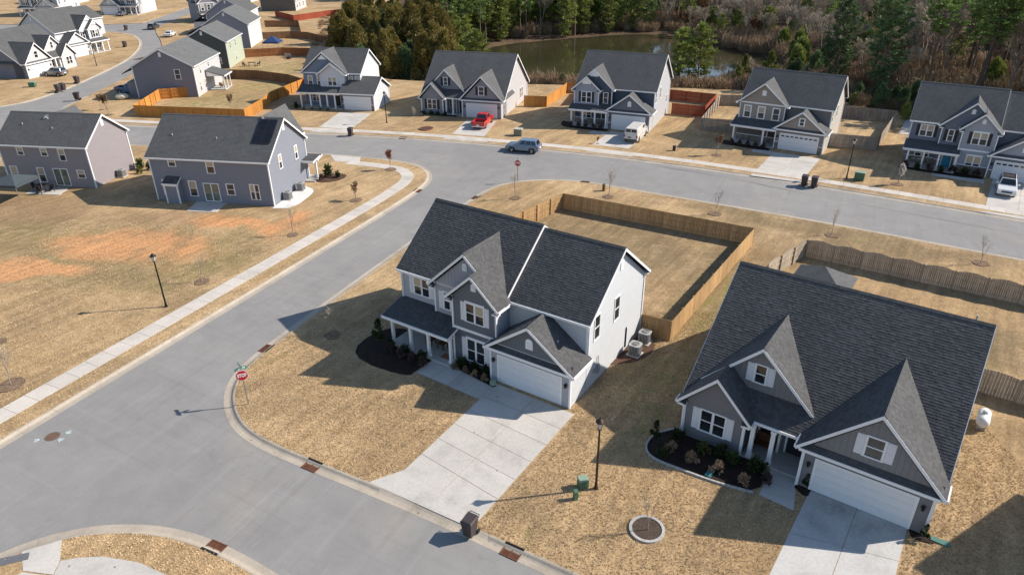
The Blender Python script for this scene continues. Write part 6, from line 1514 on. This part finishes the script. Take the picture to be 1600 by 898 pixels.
def stuff_field(name,label,cat,pts,key,seed,smin=.7,smax=1.3):
    "one joined mass of brush"
    src=TREES[key][1]; import array
    nv=len(src.vertices); co=[0.0]*(nv*3); src.vertices.foreach_get('co',co); V=[]; Fc=[]; r=random.Random(seed)
    polys=[tuple(p.vertices) for p in src.polygons]
    for (x,y) in pts:
        s=r.uniform(smin,smax); a=r.uniform(0,6.28); ca,sa=math.cos(a)*s,math.sin(a)*s; z=terr(x,y); b=len(V)
        V+=[(x+co[i]*ca-co[i+1]*sa,y+co[i]*sa+co[i+1]*ca,z+co[i+2]*s) for i in range(0,nv*3,3)]
        Fc+=[tuple(b+q for q in p) for p in polys]
    me=bpy.data.meshes.new(name); me.from_pydata(V,[],Fc); me.materials.append(src.materials[0]); me.update()
    o=link(name,me); tag(o,label,cat,kind='stuff'); return o
near_bank=[(-3,141),(8,139.5),(18,136),(30,135),(44,132.5),(57,125),(62,130),(60,150),(50,148),(42,140),(34,138.5),(20,140),(8,144),(-4,147.5)]
stuff_field('brush','tan dry brush on the near bank of the pond','brush',scatter(near_bank,1.9,150,9),'brush0',1)
stuff_field('brush','pinkish dry brush among the bank shrubs','brush',scatter(near_bank,2.6,60,10),'brush1',2)
right_bank=[(64,168),(58,176),(55,188),(52,200),(60,205),(72,190),(76,170),(84,140),(96,112),(80,112),(70,126),(62,145),(60,158)]
stuff_field('brush','brown understorey brush in the wood on the right','brush',scatter(right_bank+[],2.4,150,11),'brush1',3,.8,1.6)
stuff_field('brush','dark leafless brush right behind the silver-grey fence','brush',scatter(stuff_field_later,2.0,70,22),'brush1',7,.4,.9)
under=[(84,110),(98,92),(170,92),(180,200),(90,200),(76,150)]
stuff_field('brush','leafless thicket under the tall pines on the right','brush',scatter(under,3.4,170,12),'brush1',4,1.0,1.9)
stuff_field('brush','tan brush under the trees along the far shore','brush',scatter([(-6,203),(14,209.5),(33,216),(45,214),(52,203),(62,210),(50,232),(0,225)],3.0,80,13),'brush1',5,.7,1.3)
stuff_field('brush','dry weeds on the bank below the evergreen belt','brush',scatter([(-50,188),(-44,168),(-40,150),(-33,140),(-24,141),(-10,140),(-12,146),(-30,152),(-40,176),(-44,200),(-52,230),(-60,240)],2.6,90,14),'brush0',6,.25,.6)
# ---- young street trees
def sapling(seed,h,leaf=None,n=0,tr=.035):
    tb,cb,tips=bare_mesh(seed,h,.42,3,90,tr,1.2); r=random.Random(seed)
    if leaf:
        cb=MB()
        for k in range(n):
            a,b,d=r.choice(tips); p=a.lerp(b,r.random())+rvec(r)*.22; leafq(cb,p,rvec(r),rvec(r),r.uniform(.1,.2),r.uniform(.07,.13))
    return tb.mesh('trunk',BARK_L,True,False),cb
for k,(s,h) in enumerate(((91,3.9),(92,3.3))):
    a,b=sapling(s,h); proto('sap%d'%k,a,b,LF_GREYT)
a,b=sapling(93,3.8,True,420,.05); proto('sap_rust',a,b,mat_leaf('red_brown_leaves',(.14,.05,.03),(.26,.10,.06)))
a,b=sapling(94,2.9,True,260,.04); proto('sap_brown',a,b,mat_leaf('brown_leaves',(.16,.09,.05),(.28,.17,.10)))
a,b=sapling(95,4.6,True,900,.07); proto('sap_tan',a,b,mat_leaf('copper_leaves',(.20,.12,.07),(.34,.22,.14)))
a,b=sapling(96,3.2,True,700,.05); proto('sap_white',a,b,mat_leaf('pale_blossom',(.40,.36,.33),(.6,.56,.52)))
MULCH_S=mat_mulch('mulch_faded',(.17,.115,.075))
def ring(t,rad=.75,mat=MULCH_R):
    m=MB(); n=14; r=random.Random(int(rad*100)); 
    pts=[(rad*r.uniform(.85,1.15)*math.cos(2*PI*k/n),rad*r.uniform(.8,1.1)*math.sin(2*PI*k/n)) for k in range(n)]; m.prism(pts,'z',-.02,.045); obj('mulch_ring',m,mat,t)
for k,(x,y,key,s,lb,mr) in enumerate(((.45,76.3,'sap0',1.0,'bare sapling beside the far stop sign',.8),(11.2,76.5,'sap0',1.05,'bare sapling behind the honey fence, left of two',.8),(22.1,71.1,'sap1',1.0,'bare sapling behind the right end of the honey fence',.9),(32.3,65.2,'sap1',1.05,'bare sapling between far street and scalloped fence, left one',.8),(43.4,58.5,'sap1',1.0,'bare sapling between far street and scalloped fence, right one',.9),(-22.4,66.3,'sap0',1.0,'bare sapling on the lawn below the solar panel house',.7),(-27.7,56.0,'sap1',1.0,'bare sapling behind the black lamp post on the left lawn',.8),(-14.0,46.8,'sap1',.85,'bare sapling in the shade of the corner house',.95),(7.1,26.9,'sap1',.9,'pale bare sapling inside the stone ring',0),(-35.1,40.5,'sap0',1.0,'bare sapling at the left edge by the sidewalk',1.1),(-39.7,46.0,'sap1',.9,'bare sapling at the left edge farther from the sidewalk',1.0),(-15.5,87.0,'sap_rust',1.0,'red-brown leaved young tree at the street corner',.9),(-17.8,76.0,'sap_brown',1.0,'small brown-leaved young tree beside the long sidewalk',.9),(-66.3,116.2,'sap_tan',1.05,'copper-leaved young tree before the orange fence corner',.9),(-46.5,117.7,'sap_tan',.9,'copper-leaved young tree inside the orange fence',.8),(27.7,92.0,'sap_tan',.85,'copper-leaved sapling before the taupe house',1.0),(46.2,80.0,'sap_white',1.05,'pale blossoming young tree before the teal door house',.8),(-14.8,107.3,'sap0',1.0,'bare sapling between the blue and violet-grey houses',0),(-69.4,119.8,'sap_tan',.8,'dark young tree at the mouth of the side street',.7),(12.3,97.8,'sap_brown',.45,'small bare shrub tree before the light blue house',.7))):
    t=tree(key,'young_tree',lb,(x,y,0),k*1.7,s*1.05)
    if mr: ring(t,mr*.78,MULCH_S)
# ---- shrubs in the beds
def shrub_proto(key,seed,h,rx,n,leaf,mat): proto(key,None,bush_mesh(seed,h,rx,n,leaf,.05,6),mat)
shrub_proto('sh_g',101,.55,.38,420,.11,LF_SHR); shrub_proto('sh_d',102,.5,.36,360,.11,LF_DRY); shrub_proto('sh_y',103,.5,.35,360,.10,LF_CED); shrub_proto('sh_col',104,1.7,.42,900,.13,LF_SHR); shrub_proto('sh_p',105,.55,.4,380,.11,mat_leaf('purple_shrub',(.06,.04,.035),(.15,.105,.09)))
def shrub(key,loc,sc,label,group=None,z=.04,sz=None): return tree(key,'shrub',label,(loc[0],loc[1],z),loc[0]*3,sc,group,'shrub',sz)
shrub('sh_col',loc_of(H0,-15.9,-1.0),1.35,'upright dark evergreen at the left end of the corner house bed')
for i in range(4): shrub('sh_p',loc_of(H0,-14.5+i*1.05,-1.35-.12*(i%2)),1.2,'purplish low shrub in the front row of the corner house bed','purplish shrubs before the corner porch')
for i in range(3): shrub('sh_g',loc_of(H0,-14.9+i*1.5,-.85),1.25,'green low shrub close to the corner house porch floor','green shrubs before the corner porch')
for i in range(4): shrub('sh_d',loc_of(H0,-9.1+i*.85,-.42),.85,'tan ball shrub in the small bed by the corner house garage','tan ball shrubs in the small bed')
for i in range(3): shrub('sh_g',loc_of(H0,-8.9+i*1.0,.2),1.15,'green shrub under the lower window of the corner house','green shrubs under the window')
shrub('sh_col',(8.75,34.0),.95,'columnar evergreen at the left corner of the ranch house bed')
for x,y,k,s,lb in ((9.0,32.6,'sh_g',.8,'small dark shrub at the far left of the ranch bed'),(12.4,32.6,'sh_g',.95,'dark shrub under the right shutter of the ranch house window'),(14.4,30.3,'sh_p',.9,'purplish shrub by the ranch front walk'),(9.6,33.1,'sh_d',.8,'pale dry shrub left in the ranch bed'),(10.1,34.0,'sh_g',1.0,'dark green shrub left in the ranch bed by the wall'),(10.6,32.2,'sh_d',.85,'second pale dry shrub in the ranch bed'),(11.5,33.0,'sh_y',.9,'yellow-green shrub under the ranch house window'),(11.9,31.2,'sh_d',.95,'pinkish dry shrub in the middle of the ranch bed'),(13.0,31.9,'sh_g',1.0,'dark shrub before the ranch house wall corner'),(13.1,30.3,'sh_d',.85,'rusty dry shrub near the ranch bed edging'),(14.1,31.2,'sh_g',1.2,'large dark shrub by the ranch house porch column')): shrub(k,(x,y),s*1.45,lb)
shrub('sh_col',(16.55,29.95),.62,'narrow evergreen between ranch walk and garage'); shrub('sh_col',(21.25,26.15),.62,'narrow yellow-green evergreen at the right end of the ranch garage')
for i in range(4): shrub('sh_y',loc_of(F1,-12.2+i*1.45,-1.0),1.0,'yellow ball shrub before the blue house porch','yellow ball shrubs in a row')
shrub('sh_g',loc_of(F1,-13.9,-.5),1.6,'dark shrub at the left end of the blue house porch')
for i in range(4): shrub('sh_g',loc_of(F2,-13+i*1.2,-.4),1.2,'green shrub before the violet-grey house','shrubs before the violet-grey house')
for i in range(5): shrub('sh_p',loc_of(F3,-11.8+i*1.2,-1.0),1.3,'dark shrub before the light blue house porch','shrubs before the light blue house')
for i in range(5): shrub('sh_p',loc_of(F4,-11.8+i*1.1,-1.0),1.2,'dark shrub before the taupe house porch','shrubs before the taupe house')
for i in range(7): shrub('sh_g' if i%2 else 'sh_p',loc_of(F5,-15+i*1.3,-1.0 if i<4 else -.3),1.5,'dark shrub before the stone base of the teal door house','shrubs before the teal door house')
for i,(x,y) in enumerate(((-22.8,84.4),(-21.6,84.0),(-23.4,83.0))): shrub(('sh_g','sh_g','sh_p')[i],(x,y),(2.4,1.3,1.2)[i],('large green shrub at the porch corner of the solar panel house','small green shrub beside the large one of the solar panel house','purplish shrub at the porch corner of the solar panel house')[i])
for i,(x,y) in enumerate(((-47.2,86.2),(-46.5,87.5),(-47.9,87.9))): shrub(('sh_y','sh_g','sh_g')[i],(x,y),1.5+.3*i,('yellow-green shrub right of the mauve-grey house wall','dark shrub between the two houses seen from behind','taller dark shrub behind the mauve-grey house')[i])

# ---- dry turf: real blades on the near lawns
import numpy as np
def turf(name,label,n,x0,x1,y0,y1,excl,incl,seed,hgt=(.05,.10)):
    rg=np.random.default_rng(seed); P=np.column_stack([rg.uniform(x0,x1,n),rg.uniform(y0,y1,n)])
    def inside(poly):
        c=np.zeros(len(P),bool); k=len(poly)
        for i in range(k):
            ax,ay=poly[i]; bx,by=poly[i-1]
            if ay==by: continue
            m=((ay>P[:,1])!=(by>P[:,1]))&(P[:,0]<(bx-ax)*(P[:,1]-ay)/(by-ay)+ax); c^=m
        return c
    keep=inside(incl)
    for e in excl: keep&=~inside(e)
    P=P[keep]; n=len(P); B=3; Q=np.repeat(P,B,0); m=len(Q)
    a=rg.uniform(0,6.283,m); w=rg.uniform(.012,.026,m); h=rg.uniform(*hgt,m); lx=rg.normal(0,.035,m); ly=rg.normal(0,.035,m)
    Q=Q+rg.normal(0,.03,(m,2)); V=np.zeros((m,3,3)); V[:,0,0]=Q[:,0]-np.cos(a)*w; V[:,0,1]=Q[:,1]-np.sin(a)*w; V[:,1,0]=Q[:,0]+np.cos(a)*w; V[:,1,1]=Q[:,1]+np.sin(a)*w; V[:,2,0]=Q[:,0]+lx; V[:,2,1]=Q[:,1]+ly; V[:,2,2]=h; V[:,:2,2]=-.005
    me=bpy.data.meshes.new(name); me.vertices.add(m*3); me.vertices.foreach_set('co',V.reshape(-1)); me.loops.add(m*3); me.loops.foreach_set('vertex_index',np.arange(m*3,dtype=np.int32)); me.polygons.add(m); me.polygons.foreach_set('loop_start',np.arange(0,m*3,3,dtype=np.int32)); me.update(calc_edges=True); me.validate()
    me.materials.append(TURF); tag(link(name,me),label,'grass',kind='stuff')
TURF=mat_leaf('dry_turf_blades',(.53,.385,.215),(.82,.64,.42),.15,.9)
def loc_rect(h,x0,x1,y0,y1): return [loc_of(h,x0,y0),loc_of(h,x1,y0),loc_of(h,x1,y1),loc_of(h,x0,y1)]
EX=[loc_rect(H0,-15.8,.1,-.8,11.3),loc_rect(H0,-6.4,.1,-.1,3),loc_rect(H1,-13.9,.1,-.1,16.2),
 [(-1.0,40.3),(4.1,36.7),(-1.75,27.6),(-2.5,27.2),(-8.4,30.6),(-6.5,31.7)],[(16.7,29.9),(20.95,26.9),(16.5,20.4),(9.9,20.4)],[(-5.6,43.5),(-7.0,41.6),(-2.3,38.3),(-1.2,39.7)],[(16.5,30.9),(15.1,31.7),(13.7,29.4),(15.3,28.1)],
 [(-7.2,47.0),(-8.6,47.9),(-10.4,47.7),(-11.5,46.4),(-12.1,44.6),(-11.6,43.4),(-10.2,42.3),(-7.6,41.3),(-6.95,41.75),(-5.75,43.4)],[(-5.35,43.15),(-4.4,43.0),(-1.2,40.9),(-1.25,39.75)],[(10.9,35.2),(10.4,35.3),(9.1,34.9),(8.4,34.4),(7.9,33.3),(8.2,32.3),(9.8,31.3),(11.6,30.2),(13.68,29.3),(15.15,31.6)],
 [(7.05+1.0*math.cos(k*.5236),26.95+1.0*math.sin(k*.5236)) for k in range(12)],[(15.95,29.95),(16.45,30.7),(16.95,29.95),(16.35,29.1)]]
IN_B=offset(KB,-KW-.02)+[(95,30),(95,14),(30,14)]
turf('dry_grass','short dry tan turf on the lawns of the two near houses',95000,-20.5,30,22,50,EX,IN_B,1)
IN_A=offset(KA,-KW-.02)+[(-60,14),(-262,14),(-263,124)]
SWK=offset(KA,-2.25)[60:]+offset(KA,-3.9)[60:][::-1]
ka=[i for i,q in enumerate(KA) if q[1]<80 and q[0]<-9]
SWK=[offset(KA,-2.25)[i] for i in ka]+[offset(KA,-3.9)[i] for i in ka][::-1]
turf('dry_grass','short dry turf beside the long sidewalk on the left',30000,-48,-12,32,70,[SWK],IN_A,2)
turf('dry_grass','short dry turf in the bottom left corner verge',6000,-26,-9,22,28,[[(-23.7,26.6),(-25.5,25.9),(-26.6,24.5),(-25.6,21.9),(-15,20.9),(-15.5,23.5),(-17.2,24.4),(-19,25.15),(-21,25.55),(-23.1,25.3)]],offset(KC,-KW-.02)+[(-4,14),(-33,14)],3)
